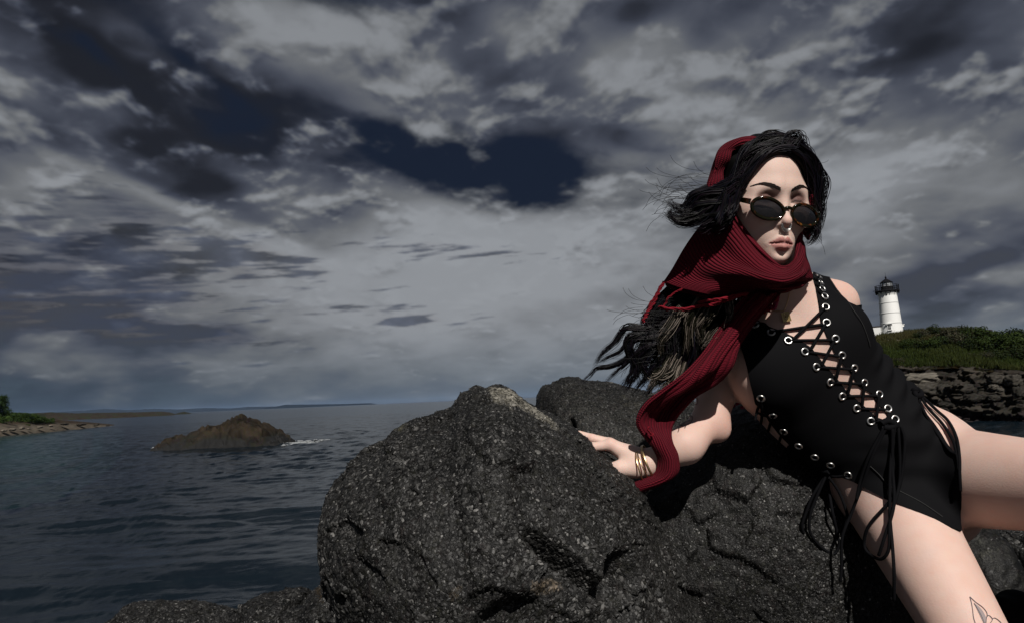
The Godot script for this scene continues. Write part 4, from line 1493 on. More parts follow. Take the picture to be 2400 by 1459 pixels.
	obj("sill", sill, mat("grey joint", Color(0.5, 0.5, 0.5)), win)
	var pa := yaw - 0.10
	var port := Shape.new()
	port.lathe(base + Vector3(sin(pa), 0, cos(pa)) * 17.6 * u + Vector3(0, 82.0 * u, 0), [[0.0, 1.4 * u], [1.5 * u, 1.3 * u], [1.6 * u, 0.0]], 14, Color.WHITE, Basis(Vector3.UP, pa) * Basis(Vector3.RIGHT, PI / 2))
	obj("porthole", port, black, t)
	var hoist := Shape.new()
	hoist.tube(PackedVector3Array([base + Basis(Vector3.UP, yaw) * Vector3(-22.0 * u, 94.0 * u, 2.0 * u), base + Basis(Vector3.UP, yaw) * Vector3(-27.0 * u, 93.2 * u, 2.0 * u)]), even(0.6 * u, 2), 5)
	obj("gallery_arm", hoist, black, t)
	var hook := Shape.new()
	var hb := Basis(Vector3.UP, yaw)
	hook.box(base + hb * Vector3(22.2 * u, 15.0 * u, 0), Vector3(3.0 * u, 4.0 * u, 5.0 * u), hb)
	hook.box(base + hb * Vector3(22.8 * u, 17.6 * u, 0), Vector3(4.6 * u, 1.0 * u, 6.4 * u), hb)
	obj("side_window_hood", hook, white, t)
	# the low wing on its left
	var w := thing("passage_building", "low white building with dark flat roof edge joined to the lighthouse's left side", "building", G(2056, 800, r))
	var wall := Shape.new()
	var c0 := base + hb * Vector3(-36.0 * u, 0, 1.0 * u)
	wall.box(c0 + Vector3(0, -2.0 * u, 0), Vector3(32.0 * u, 36.0 * u, 22.0 * u), hb)
	obj("wall", wall, white, w)
	var top := Shape.new()
	top.box(c0 + Vector3(0, 16.6 * u, 0), Vector3(33.0 * u, 1.8 * u, 24.0 * u), hb)
	obj("roof", top, mat("roof felt", Color(0.03, 0.022, 0.018), 0.8), w)
	var pipe := Shape.new()
	pipe.tube(PackedVector3Array([c0 + hb * Vector3(-14.0 * u, -13.0 * u, 11.4 * u), c0 + hb * Vector3(-2.0 * u, -9.0 * u, 11.4 * u), c0 + hb * Vector3(5.0 * u, -3.0 * u, 11.4 * u), c0 + hb * Vector3(11.0 * u, -2.0 * u, 11.4 * u)]), even(0.55 * u, 4), 6)
	obj("handrail", pipe, mat("grey joint", Color(0.5, 0.5, 0.5)), w)

# ---------------------------------------------------------------- the bay on the left
func strip_land(called: String, label: String, x0: float, x1: float, keys_water: Array, keys_top: Array, r0: float, deep: float, paint: Callable) -> void:
	var s := Shape.new()
	s.use_c = true
	var cols := 150
	var rows := 44
	for j in rows:
		var t := j / float(rows - 1)
		for i in cols:
			var px := lerpf(x0, x1, i / float(cols - 1))
			var r := r0
			if keys_water.size() > 0: r = table(keys_water, px)
			var front := G(px, 900, r); front.y = -0.6
			var rr := r + deep
			var h := maxf(-0.8, G(px, table(keys_top, px), r + deep * 0.45).y)
			var q := front.lerp(G(px, 900, rr), t)
			var hump := sin(clampf(t * 1.08, 0, 1) * PI)
			q.y = lerpf(-0.6, h, pow(hump, 0.7)) + (noise_fine.get_noise_2d(q.x * 3.0, q.z * 3.0) * 0.10 + noise_a.get_noise_2d(q.x * 9.0, q.z * 9.0) * 0.10) * maxf(h, 0.3) * hump
			s.add(q, paint.call(q, t, px))
	s.grid(0, rows, cols)
	face_up(s)
	var o := obj(called, s, tinted("shore ground", 0.9, 0.2))
	structure(o)

func make_bay() -> void:
	# nearest tongue of land: pale stones below, low rock further out
	strip_land("shore_bank", "", -420, 285, [[-420, 175], [0, 208], [60, 218], [130, 236], [200, 262], [260, 292], [285, 305]], [[-420, 945], [-60, 968], [0, 982], [60, 985], [110, 987], [130, 984], [180, 986], [215, 989], [255, 992.5], [285, 996]], 0.0, 60.0,
		func(p: Vector3, t: float, px: float) -> Color:
			var n := noise_fine.get_noise_2d(p.x * 5.0, p.z * 5.0)
			var pale := Color(0.085, 0.072, 0.056) * (1.0 + n * 0.9)
			var dark := Color(0.030, 0.022, 0.015) * (1.0 + n)
			var green := Color(0.020, 0.032, 0.010)
			var c := pale.lerp(dark, smoothstep(0.16, 0.30, t + n * 0.1))
			return c.lerp(green, smoothstep(0.3, 0.45, t + n * 0.15) * smoothstep(140, 100, px)))
	strip_land("far_spit", "", 60, 410, [], [[60, 969], [120, 966], [180, 967.5], [260, 966], [330, 965], [380, 963.5], [398, 965], [410, 968.5]], 1150.0, 160.0,
		func(p: Vector3, t: float, px: float) -> Color:
			var n := noise_fine.get_noise_2d(p.x * 1.5, p.z * 1.5)
			return Color(0.030, 0.023, 0.016).lerp(Color(0.018, 0.022, 0.010), smoothstep(0.0, 0.4, n)) * (1.0 + n * 0.6))
	strip_land("far_shore", "", -420, 110, [], [[-420, 960], [0, 966], [60, 967], [110, 970]], 900.0, 160.0,
		func(p: Vector3, t: float, px: float) -> Color:
			return Color(0.018, 0.020, 0.010) * (1.0 + noise_fine.get_noise_2d(p.x * 1.5, p.z * 1.5)))
	strip_land("islet", "", 410, 449, [], [[410, 969], [420, 966], [432, 963.5], [440, 965.2], [449, 967.5]], 1500.0, 60.0,
		func(p: Vector3, t: float, px: float) -> Color:
			return Color(0.022, 0.020, 0.014))
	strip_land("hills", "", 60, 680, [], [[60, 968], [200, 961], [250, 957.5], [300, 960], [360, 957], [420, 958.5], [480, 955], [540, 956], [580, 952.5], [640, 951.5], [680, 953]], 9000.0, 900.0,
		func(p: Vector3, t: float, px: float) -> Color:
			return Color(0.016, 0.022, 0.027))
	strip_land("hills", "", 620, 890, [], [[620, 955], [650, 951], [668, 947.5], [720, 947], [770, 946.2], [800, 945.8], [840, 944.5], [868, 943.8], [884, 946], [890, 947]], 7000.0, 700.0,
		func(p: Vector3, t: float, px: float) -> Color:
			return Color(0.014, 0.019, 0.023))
	# bushes and trees on the tongue of land
	var greens := [Color(0.026, 0.046, 0.010), Color(0.036, 0.060, 0.013), Color(0.018, 0.032, 0.008)]
	var leafm := tinted("leaves", 0.8, 0.25)
	var proto := []
	for k in 3:
		var f := foliage_mesh(50 + k, 1300, Vector3(1.0, 0.9, 1.0), 0.11, greens).mesh()
		f.surface_set_material(0, leafm)
		proto.append(f)
	var stem := Shape.new()
	stem.tube(PackedVector3Array([Vector3(0, -0.3, 0), Vector3(0.05, 0.3, 0), Vector3(0.1, 0.6, 0.05)]), PackedFloat32Array([0.05, 0.035, 0.015]), 5)
	var stm := stem.mesh()
	stm.surface_set_material(0, mat("twigs", Color(0.035, 0.026, 0.018), 0.9))
	proto.append(stm)
	var spots := [[4, 992, 225, 2.6, "bush at the left frame edge by the pale stones"], [20, 988, 234, 3.0, "second shore bush from the left frame edge"], [36, 986, 238, 2.6, "shore bush left of the beach gap"], [52, 986, 238, 2.6, "middle shore bush above the pale stones"], [70, 985, 240, 2.8, "shore bush right of the middle one"], [86, 986, 243, 2.4, "rounded shore bush near the right end of the green row"], [102, 987, 246, 2.3, "second last shore bush of the green row"], [116, 989, 250, 1.9, "last small shore bush of the green row"], [60, 996, 232, 1.1, "small bush growing low among the pale shore stones"], [10, 980, 255, 3.2, "back bush under the conifer at the left edge"], [44, 978, 258, 2.8, "back bush behind the middle of the shore row"], [80, 979, 262, 2.6, "back bush behind the right half of the shore row"]]
	for q in spots:
		var b := G(q[0], q[1] + 4.0, q[2])
		make_bush(rng.randi() % 3, q[4], b, q[3], "bushes on the left shore", proto)
	# conifers with level branches at the frame's left edge
	for q in [[4, 983, 246, 44, "conifer with level branches at the left frame edge"], [-34, 985, 240, 60, "tall conifer just outside the left frame edge"]]:
		var b := G(q[0], q[1], q[2])
		var u: float = q[2] / FOCAL
		var h: float = q[3] * u
		var tr := thing("pine_tree", q[4], "tree", b, "conifers on the left shore")
		var tk := Shape.new()
		tk.tube(PackedVector3Array([b - Vector3(0, 0.5, 0), b + Vector3(0.1, h * 0.5, 0), b + Vector3(0, h, 0)]), PackedFloat32Array([0.22, 0.15, 0.03]), 7)
		obj("trunk", tk, mat("bark", Color(0.05, 0.038, 0.028), 0.9), tr)
		var cr := Shape.new()
		cr.use_c = true
		for k in 4200:
			var layer := rng.randi() % 9
			var y := h * (0.22 + 0.78 * layer / 8.6)
			var reach := h * 0.40 * (1.0 - 0.75 * layer / 9.0)
			var arm := floorf(rng.randf() * 6.0) / 6.0 * TAU + layer * 0.7
			var f := sqrt(rng.randf()) * reach * (0.7 + 0.3 * sin(arm * 3.0 + layer))
			var p := b + Vector3(cos(arm) * f + rng.randfn() * 0.35, y + f * 0.10 + rng.randfn() * 0.28, sin(arm) * f + rng.randfn() * 0.35)
			var d := Vector3(rng.randfn(), 0.25 * rng.randfn() + 0.15, rng.randfn()).normalized() * 0.24
			var w := d.cross(Vector3(rng.randfn(), rng.randfn(), rng.randfn())).normalized() * 0.06
			var c := Color(0.022, 0.040, 0.012) * rng.randf_range(0.6, 1.4)
			var a := cr.add(p - d, c)
			cr.add(p + w, c); cr.add(p + d, c); cr.add(p - w, c)
			cr.quad(a, a + 1, a + 2, a + 3)
		obj("crown", cr, leafm, tr)
	# pale stones along the water's edge
	var sm := tinted("loose stone", 0.85, 0.3)
	var st := [[8, 1007, 16, 6, "pale stone at the waterline by the left frame edge"], [28, 1004, 18, 7, "largest pale shore stone below the bushes"], [50, 1001, 14, 6, "pale shore stone under the middle bush"], [66, 1003, 10, 4, "flat pale stone right of the middle shore stones"], [92, 999, 16, 5, "wide pale stone towards the sand spit"], [118, 996, 12, 5, "pale stone at the start of the brown rock spit"], [150, 991, 22, 6, "low brown rock on the sand spit"], [190, 992, 26, 6, "longest low brown rock on the sand spit"], [225, 993, 18, 4, "brown rock near the tip of the sand spit"], [252, 995, 12, 3, "last brown rock at the tip of the sand spit"]]
	var sd := 50.0
	for q in st:
		sd += 2.9
		var r := table([[0, 211], [60, 222], [130, 241], [200, 268], [260, 299]], q[0])
		var b := G(q[0], q[1] + q[3] * 0.5, r)
		var l := 0.15 if q[0] < 130 else 0.045
		var o := obj("rock", stone_shape(sd, Vector3(q[2] * 0.26 * r / FOCAL, q[3] * 0.42 * r / FOCAL, q[2] * 0.4 * r / FOCAL), 12, Color(l, l * 0.86, l * 0.68), 0.3, 0.1), sm, self, true)
		o.position = b
		tag(o, q[4], "rock", "stones on the left shore")
	# the rock that breaks the water
	var c := G(508, 1041, 84.0)
	c.y = 0.0
	var u := 84.0 / FOCAL
	var reef := Shape.new()
	reef.use_c = true
	var top := [[-130, -12], [-118, -5], [-106, 2], [-94, 14], [-78, 25], [-55, 34], [-30, 41], [0, 46], [22, 51], [40, 60], [54, 62], [72, 55], [95, 44], [118, 32], [136, 18], [148, 4], [160, -8]]
	for j in 90:
		var t := j / 89.0
		for i in 200:
			var x := lerpf(-130, 160, i / 199.0)
			var h := table(top, x)
			var z := (t - 0.5) * 2.0
			var w := Vector3(x * u, 0, z * 4.4)
			var bulk := pow(maxf(0.0, 1.0 - z * z), 0.55)
			var y := lerpf(-8.0, h, bulk) * u
			w.y = y
			var cell := noise_cell.get_noise_3dv(w * Vector3(0.7, 1.6, 0.7) + Vector3(0, x * 0.006, 0))
			var crack := noise_edge.get_noise_3dv(w * Vector3(0.5, 1.1, 0.5))
			var n := noise_a.get_noise_3dv(w * 7.0)
			y += (cell * 0.20 + n * 0.55 - smoothstep(-0.75, -0.97, crack) * 0.30) * smoothstep(-0.3, 0.6, y)
			var l := 0.0165 + cell * 0.008 + noise_fine.get_noise_3dv(w * 14.0) * 0.013
			var col := Color(l, l * 0.74, l * 0.47)
			col = col.lerp(Color(0.014, 0.013, 0.012), smoothstep(1.5, 0.3, y + n * 1.6 - smoothstep(40, 140, x) * -0.0))
			var bank := cam_xf.basis.x; bank.y = 0; bank = bank.normalized()
			var fw := Vector3(-bank.z, 0, bank.x)
			reef.add(c + bank * x * u + fw * (z * 4.4 + n * 0.8) + Vector3(0, y, 0), col)
	reef.grid(0, 90, 200)
	face_up(reef)
	var o2 := obj("sea_rock", reef, tinted("cliff rock", 0.85, 0.3))
	tag(o2, "lone brown humped rock standing in the sea with foam round it", "rock")
	# broken water round it
	var foam := MultiMesh.new()
	foam.transform_format = MultiMesh.TRANSFORM_3D
	var blob := Shape.new()
	blob.lathe(Vector3.ZERO, [[1.0, -0.05], [0.95, 0.2], [0.6, 0.7], [0.0, 0.9]], 7)
	blob.smooth()
	foam.mesh = blob.mesh()
	var xs := []
	var bank2 := cam_xf.basis.x; bank2.y = 0; bank2 = bank2.normalized()
	var fw2 := Vector3(-bank2.z, 0, bank2.x)
	for k in 5200:
		var f := rng.randf()
		var x := lerpf(-150, 215, f)
		var edge := 4.2 * pow(maxf(0.0, 1.0 - pow((x - 5) / 160.0, 2.0)), 0.5)
		var z := -edge - absf(rng.randfn()) * 0.7
		var dens := 0.25 + 0.75 * maxf(smoothstep(40, 110, x), smoothstep(-80, -110, x))
		if x > 150: z = rng.randfn() * 1.6 - 0.5
		if rng.randf() > dens or noise_a.get_noise_2d(x * 2.0, z * 14.0) < -0.06: continue
		var p := c + bank2 * x * u + fw2 * z
		p.y = wave(p.x, p.z, 84.0) + 0.0
		xs.append(Transform3D(Basis(Vector3.UP, rng.randf() * TAU).scaled(Vector3(rng.randf_range(0.03, 0.20), rng.randf_range(0.02, 0.07), rng.randf_range(0.03, 0.10))), p))
	foam.instance_count = xs.size()
	for k in xs.size(): foam.set_instance_transform(k, xs[k])
	var fi := MultiMeshInstance3D.new()
	fi.name = "foam"
	fi.multimesh = foam
	fi.material_override = mat("foam", Color(0.20, 0.21, 0.215), 0.9)
	stuff(fi)
	fi.set_meta("label", "white foam where waves break round the lone sea rock")
	fi.set_meta("category", "foam")
	add_child(fi)

func make_boulders() -> void:
	var tan := Color(0.105, 0.082, 0.058)
	var grey := Color(0.16, 0.15, 0.125)
	# the big one in the middle
	var s := boulder_shape([1335, 1019.3, 1352, 1029, 1376, 1045.8, 1400, 1062.6, 1422, 1079.4, 1460, 1112.9, 1487, 1146, 1510, 1190, 1545, 1260, 1580, 1330, 1610, 1400, 1640, 1500, 1680, 1700, 1690, 1950, 1200, 2050, 801.5, 1950, 796.7, 1700, 809, 1459, 807.1, 1400, 793.9, 1330, 780.7, 1270, 775, 1215, 775.9, 1180, 790.1, 1130, 820.4, 1106.8, 844.9, 1067, 867.6, 1056.4, 899.7, 1040.5, 918.6, 1017.5, 962.1, 994, 1014.1, 982, 1058.5, 970, 1071.7, 958, 1081.2, 940, 1100.1, 932, 1113.3, 918, 1139.8, 922, 1160.5, 914, 1184, 922, 1200, 926, 1218, 946, 1235, 964, 1262, 980, 1300, 999], 1170, 1330, 1.42, 0.42, 0.50, 540, 300,
		[[1330, 1325, 130, 26, 0.66, 0.055], [1455, 1375, 34, 80, -0.15, 0.060], [1180, 1440, 90, 30, -0.5, 0.035]],
		[[1185, 942, 38, 12, 0.30, grey, 0.9], [1240, 975, 70, 5, 0.62, grey, 0.8], [1277, 1374, 38, 18, -0.1, tan, 0.9], [1070, 1388, 26, 12, -0.9, tan, 0.5], [945, 1010, 14, 8, 0, Color(0.08, 0.075, 0.045), 0.7]], 1.0, 0.0)
	boulder("boulder", "largest dark boulder in the middle foreground, rough and speckled, its flank under the hand", s, W(1170, 2000, 1.5), 96000, 0.0028)
	# the one she lies on
	s = boulder_shape([1405, 1215, 1440, 1150, 1480, 1108, 1530, 1072, 1585, 1035, 1640, 985, 1695, 957, 1745, 950, 1800, 975, 1880, 1010, 1960, 1070, 2050, 1160, 2130, 1300, 2180, 1420, 2230, 1700, 2240, 1950, 1850, 2050, 1500, 1950, 1390, 1700, 1380, 1400, 1390, 1280], 1790, 1430, 1.60, 0.28, 0.50, 440, 260, [], [], 0.85, 7.0)
	boulder("boulder", "smooth-backed dark boulder under the reclining woman, right of the largest boulder", s, W(1810, 2000, 1.55), 84000, 0.0022, 1.2)
	# behind the hand
	s = boulder_shape([1262, 950, 1263, 930, 1272, 914, 1300, 902, 1335, 893, 1372, 897, 1420, 901, 1470, 912, 1530, 928, 1600, 945, 1680, 952, 1740, 965, 1790, 1010, 1820, 1200, 1800, 1700, 1500, 1800, 1220, 1700, 1200, 1200, 1240, 1010], 1500, 1180, 2.25, 0.40, 0.6, 320, 160, [[1345, 1000, 12, 30, -0.3, 0.05]], [[1500, 960, 60, 30, 0.3, Color(0.05, 0.046, 0.038), 0.5]], 0.9, 13.0)
	boulder("boulder", "dark rounded boulder behind the hand and the hanging hair", s, W(1500, 1700, 2.4), 36000, 0.0040, 0.5)
	s = boulder_shape([1690, 950, 1715, 925, 1760, 905, 1830, 900, 1900, 930, 1960, 1000, 1960, 1500, 1700, 1500, 1660, 1100], 1800, 1150, 2.7, 0.4, 0.5, 200, 100, [], [[1740, 940, 60, 40, 0.0, Color(0.17, 0.155, 0.13), 0.95]], 0.8, 19.0)
	boulder("boulder", "pale grey boulder glimpsed between the upper arm and the ribs", s, W(1800, 1400, 2.8))
	# low in front, left
	s = boulder_shape([245, 1508, 262, 1468, 280, 1440, 310, 1422, 360, 1417, 420, 1416, 480, 1422, 530, 1432, 556, 1453, 570, 1508, 600, 1900, 420, 2000, 220, 1900], 415, 1560, 2.1, 0.40, 0.5, 260, 130, [], [], 1.0, 23.0)
	boulder("boulder", "low rounded boulder at the bottom left, farthest left of the foreground stones", s, W(415, 1800, 2.2), 24000, 0.0044)
	s = boulder_shape([520, 1481, 532, 1447, 556, 1417, 580, 1394, 620, 1378, 660, 1372, 700, 1366, 716, 1374, 722, 1397, 745, 1412, 770, 1442, 800, 1502, 820, 1900, 660, 2000, 480, 1900], 655, 1560, 1.95, 0.36, 0.5, 260, 130, [[690, 1440, 30, 40, 0.3, 0.05], [540, 1450, 24, 40, 0.0, 0.05]], [[700, 1352, 22, 10, 0.3, Color(0.05, 0.038, 0.024), 0.8]], 1.0, 29.0)
	boulder("boulder", "craggy low boulder between the bottom left boulder and the largest one", s, W(655, 1800, 2.0), 24000, 0.0044)
	s = boulder_shape([716, 1420, 740, 1378, 762, 1362, 782, 1352, 800, 1380, 830, 1500, 830, 1800, 700, 1800], 770, 1520, 1.85, 0.15, 0.3, 200, 100, [], [[770, 1380, 30, 40, 0, Color(0.062, 0.047, 0.030), 0.9]], 0.8, 31.0)
	boulder("boulder", "small brown wedge of rock squeezed against the left foot of the largest boulder", s, W(770, 1700, 1.95))
	# right, behind the legs
	s = boulder_shape([2180, 1290, 2200, 1226, 2240, 1210, 2290, 1208, 2318, 1245, 2326, 1310, 2334, 1340, 2338, 1380, 2330, 1500, 2330, 1900, 2170, 1900], 2250, 1480, 1.75, 0.22, 0.4, 240, 120, [], [[2260, 1290, 90, 40, 0.1, Color(0.050, 0.050, 0.044), 0.6]], 0.7, 37.0)
	boulder("boulder", "smooth slate-dark boulder seen between the two thighs", s, W(2250, 1800, 1.85), 1500, 0.0040, 0.4)
	s = boulder_shape([2330, 1320, 2336, 1268, 2366, 1246, 2420, 1225, 2520, 1270, 2600, 1400, 2640, 1900, 2400, 2000, 2320, 1900, 2316, 1450], 2460, 1520, 1.85, 0.30, 0.4, 260, 120, [[2345, 1330, 26, 60, 0.0, 0.06]], [], 1.0, 41.0)
	boulder("boulder", "speckled dark boulder at the bottom right edge under the raised thigh", s, W(2460, 1800, 1.95), 24000, 0.0036)

# ---------------------------------------------------------------- the woman
func knit_material() -> StandardMaterial3D:
	var m := mat("red knit", Color(0.098, 0.0062, 0.0130), 0.90, 0.0, 0.2)
	if not m.heightmap_enabled:
		var im := Image.create_empty(256, 256, false, Image.FORMAT_RGB8)
		for y in 256:
			for x in 256:
				var u := fposmod(x / 64.0, 1.0)
				var v := fposmod(y / 64.0, 1.0)
				var rib := pow(absf(sin(v * PI)), 0.6)
				var leg := absf(v - 0.5)
				var st := absf(fposmod(u + leg * 0.9, 1.0) - 0.5) * 2.0
				var h := rib * (0.55 + 0.45 * sqrt(1.0 - st * st * 0.9)) 
				im.set_pixel(x, y, Color(h, h, h))
		m.heightmap_enabled = true
		m.heightmap_texture = ImageTexture.create_from_image(im)
		m.heightmap_scale = 0.55
		m.uv1_scale = Vector3(0.25, 0.25, 1)
		m.rim_enabled = true; m.rim = 0.25; m.rim_tint = 0.8
		m.backlight_enabled = true
		m.backlight = Color(0.10, 0.012, 0.016)
	return m

func along(s: Shape, ribs: float, per_metre: float) -> void:   # turn a tube's coordinates into stitches along it
	s.use_uv = true
	for k in s.uv.size(): s.uv[k] = Vector2(s.uv[k].y * per_metre, s.uv[k].x * ribs)

func view_tube(list: Array, r: float, sides := 8, per := 6) -> Shape:      # [px, py, depth] triples
	var pts := curve(PackedVector3Array(row(list)), per)
	var s := Shape.new()
	s.tube(pts, even(r, pts.size()), sides)
	return s

var suit_shape: Shape

func make_person() -> void:
	prepare_body(); prepare_hand(); prepare_suit()
	var at := W(2080, 1180, 1.45)
	var person := thing("person", "woman in black laced swimsuit and red knitted scarf reclining on dark rocks", "person", at)
	# body: trunk and limbs, then head and hands on finer grids
	var body := Shape.new()
	body.use_c = true
	var head := Shape.new()
	var hand := Shape.new()
	var left_hand := Shape.new()
	var w: Vector3 = bp_wr_l
	var jobs := [
		WorkerThreadPool.add_task(func() -> void: nets(sd_head, Vector3(-0.09, -0.17, -0.115), Vector3(0.09, 0.122, 0.118), 0.0027, paint_head, head)),
		WorkerThreadPool.add_task(func() -> void: nets(sd_hand, Vector3(P(1340, 1100, 1.40).x - 0.012, P(1640, 1150, 1.40).y, -1.49), Vector3(P(1590, 1000, 1.33).x, P(1400, 985, 1.33).y, -1.27), 0.0034, paint_hand, hand)),
		WorkerThreadPool.add_task(func() -> void: suit_shape = build_suit_mesh()),
		WorkerThreadPool.add_task(func() -> void: nets(sd_left_hand, w + Vector3(-0.09, -0.19, -0.04), w + Vector3(0.07, 0.03, 0.10), 0.0042, nothing, left_hand))]
	nets(sd_body, P(1560, 1500, 1.2) + Vector3(-0.08, -0.62, -0.62), P(2560, 520, 1.05) + Vector3(0.25, 0.0, 0.06), 0.0105, paint_body, body)
	for j in jobs: WorkerThreadPool.wait_for_task_completion(j)
	to_world(head, head_xf)
	for part in [hand, left_hand, head]:
		var base := body.v.size()
		body.v.append_array(part.v); body.n.append_array(part.n); body.c.append_array(part.c); body.uv.append_array(part.uv)
		for k in part.i: body.i.append(k + base)
	for k in body.c.size():
		if body.c[k] == Color.WHITE: body.c[k] = SKIN
	to_world(body, cam_xf)
	var skin := tinted("skin", 0.55, 0.32)
	var pores := NoiseTexture2D.new()
	pores.width = 512; pores.height = 512; pores.seamless = true
	var pn := FastNoiseLite.new()
	pn.seed = 31; pn.frequency = 0.05; pn.fractal_octaves = 4
	pores.noise = pn
	skin.heightmap_enabled = true
	skin.heightmap_texture = pores
	skin.heightmap_scale = 0.022
	skin.uv1_triplanar = true
	skin.uv1_scale = Vector3.ONE * 9.0
	skin.subsurf_scatter_enabled = true
	skin.subsurf_scatter_strength = 0.12
	obj("body", body, skin, person)
	make_hair(person)
	make_suit(person)
	make_scarf(person)
	make_trinkets(person)
	make_sunglasses()

func sd_cap(p: Vector3) -> float:
	var d := ball(p, Vector3(0, 0.031, -0.014), Vector3(0.085, 0.094, 0.104))
	d = smin(d, ball(p, Vector3(-0.05, -0.02, -0.02), Vector3(0.040, 0.070, 0.06)), 0.03)
	d = smin(d, ball(p, Vector3(0.05, -0.02, -0.02), Vector3(0.038, 0.075, 0.055)), 0.03)
	d += 0.003 * sin(p.x * 160.0 + p.y * 60.0 + 12.0 * p.z) 
	return smax(d, -ball(p, Vector3(0.000, -0.026, 0.098), Vector3(0.074, 0.104, 0.082)), 0.008)

func make_hair(person: Node3D) -> void:
	var hm := tinted("hair", 0.40, 0.26)
	var black := Color(0.0045, 0.0045, 0.0055)
	var cap := Shape.new()
	cap.use_c = true
	nets(sd_cap, Vector3(-0.11, -0.11, -0.13), Vector3(0.11, 0.14, 0.12), 0.0042, nothing, cap)
	for k in cap.c.size(): cap.c[k] = black
	to_world(cap, cam_xf * head_xf)
	obj("hair", cap, hm, person)
	var dark := [black, black, Color(0.008, 0.0075, 0.008), Color(0.006, 0.006, 0.008)]
	var blond := [Color(0.075, 0.062, 0.051), Color(0.19, 0.16, 0.13), Color(0.030, 0.024, 0.019), Color(0.009, 0.008, 0.007), Color(0.009, 0.008, 0.007)]
	# locks over the head and blown back to the left: [points, radius, count, thickness, colours, curl]
	var locks := [
		[[1856, 345, 1.230, 1810, 338, 1.230, 1766, 358, 1.232, 1735, 400, 1.232, 1718, 450, 1.232], 0.016, 110, 0.0011, dark, 0.003],
		[[1860, 350, 1.222, 1815, 352, 1.220, 1775, 376, 1.218, 1744, 420, 1.220, 1724, 475, 1.225], 0.010, 90, 0.0011, dark, 0.003],
		[[1858, 343, 1.235, 1796, 333, 1.242, 1750, 360, 1.244, 1722, 412, 1.246, 1706, 462, 1.25], 0.014, 90, 0.0011, dark, 0.003],
		[[1742, 405, 1.222, 1716, 425, 1.228, 1690, 436, 1.235, 1665, 441, 1.242, 1640, 449, 1.248, 1624, 461, 1.252, 1611, 480, 1.255, 1593, 488, 1.258, 1572, 481, 1.260, 1564, 470, 1.262], 0.010, 60, 0.0010, dark, 0.003],
		[[1738, 425, 1.224, 1705, 445, 1.230, 1672, 450, 1.238, 1647, 458, 1.244, 1634, 471, 1.248, 1626, 484, 1.252, 1602, 494, 1.256, 1581, 490, 1.258, 1560, 479, 1.260], 0.010, 60, 0.0010, dark, 0.003],
		[[1735, 440, 1.222, 1702, 470, 1.228, 1668, 474, 1.236, 1640, 480, 1.243, 1624, 501, 1.248, 1599, 514, 1.252, 1576, 511, 1.255, 1567, 499, 1.257, 1580, 489, 1.258], 0.010, 60, 0.0010, dark, 0.003],
		[[1730, 460, 1.222, 1700, 495, 1.226, 1672, 502, 1.234, 1647, 507, 1.241, 1617, 520, 1.247, 1593, 523, 1.250, 1576, 517, 1.253, 1566, 502, 1.255], 0.010, 60, 0.0010, dark, 0.003],
		[[1736, 430, 1.226, 1700, 465, 1.233, 1668, 490, 1.240, 1640, 505, 1.246, 1612, 506, 1.250, 1592, 500, 1.254], 0.014, 80, 0.0010, dark, 0.004],
		[[1732, 420, 1.24, 1700, 452, 1.25, 1652, 474, 1.26, 1620, 495, 1.265, 1590, 500, 1.27], 0.016, 80, 0.0010, dark, 0.006],
		[[1720, 430, 1.23, 1690, 490, 1.235, 1655, 520, 1.24, 1625, 530, 1.245], 0.018, 90, 0.0011, dark, 0.004],
		[[1715, 450, 1.225, 1700, 500, 1.225, 1690, 530, 1.23, 1660, 545, 1.24], 0.015, 80, 0.0011, dark, 0.004],
		[[1720, 460, 1.22, 1712, 500, 1.22, 1712, 530, 1.225], 0.012, 50, 0.0011, dark, 0.004],
		[[1700, 420, 1.26, 1660, 455, 1.27, 1640, 470, 1.275, 1612, 490, 1.28], 0.010, 26, 0.0007, dark, 0.010],
		# right of the parting
		[[1860, 345, 1.225, 1888, 362, 1.225, 1904, 400, 1.232, 1910, 445, 1.238, 1914, 490, 1.24, 1914, 540, 1.24], 0.011, 90, 0.0011, dark, 0.004],
		[[1862, 346, 1.225, 1895, 370, 1.225, 1914, 415, 1.23, 1922, 460, 1.235, 1924, 505, 1.235, 1910, 550, 1.235], 0.011, 70, 0.0010, dark, 0.006],
		[[1870, 348, 1.23, 1904, 385, 1.24, 1920, 430, 1.245, 1915, 480, 1.245, 1920, 530, 1.245, 1902, 562, 1.245], 0.010, 60, 0.0010, dark, 0.007],
		[[1900, 500, 1.24, 1908, 530, 1.24, 1900, 555, 1.24, 1912, 560, 1.24], 0.010, 40, 0.0008, dark, 0.010],
		# loose loops on top
		[[1770, 355, 1.23, 1785, 322, 1.235, 1815, 312, 1.235, 1850, 326, 1.235, 1872, 350, 1.235], 0.006, 16, 0.0008, dark, 0.003],
		[[1750, 372, 1.23, 1780, 330, 1.235, 1820, 322, 1.235, 1860, 334, 1.235, 1885, 365, 1.235], 0.009, 30, 0.0009, dark, 0.003],
		[[1835, 345, 1.22, 1850, 316, 1.225, 1875, 322, 1.225, 1890, 345, 1.225, 1900, 380, 1.225], 0.007, 22, 0.0008, dark, 0.005],
		[[1855, 345, 1.22, 1870, 325, 1.225, 1890, 340, 1.225, 1906, 375, 1.225, 1912, 410, 1.23], 0.009, 34, 0.0009, dark, 0.005],
	]
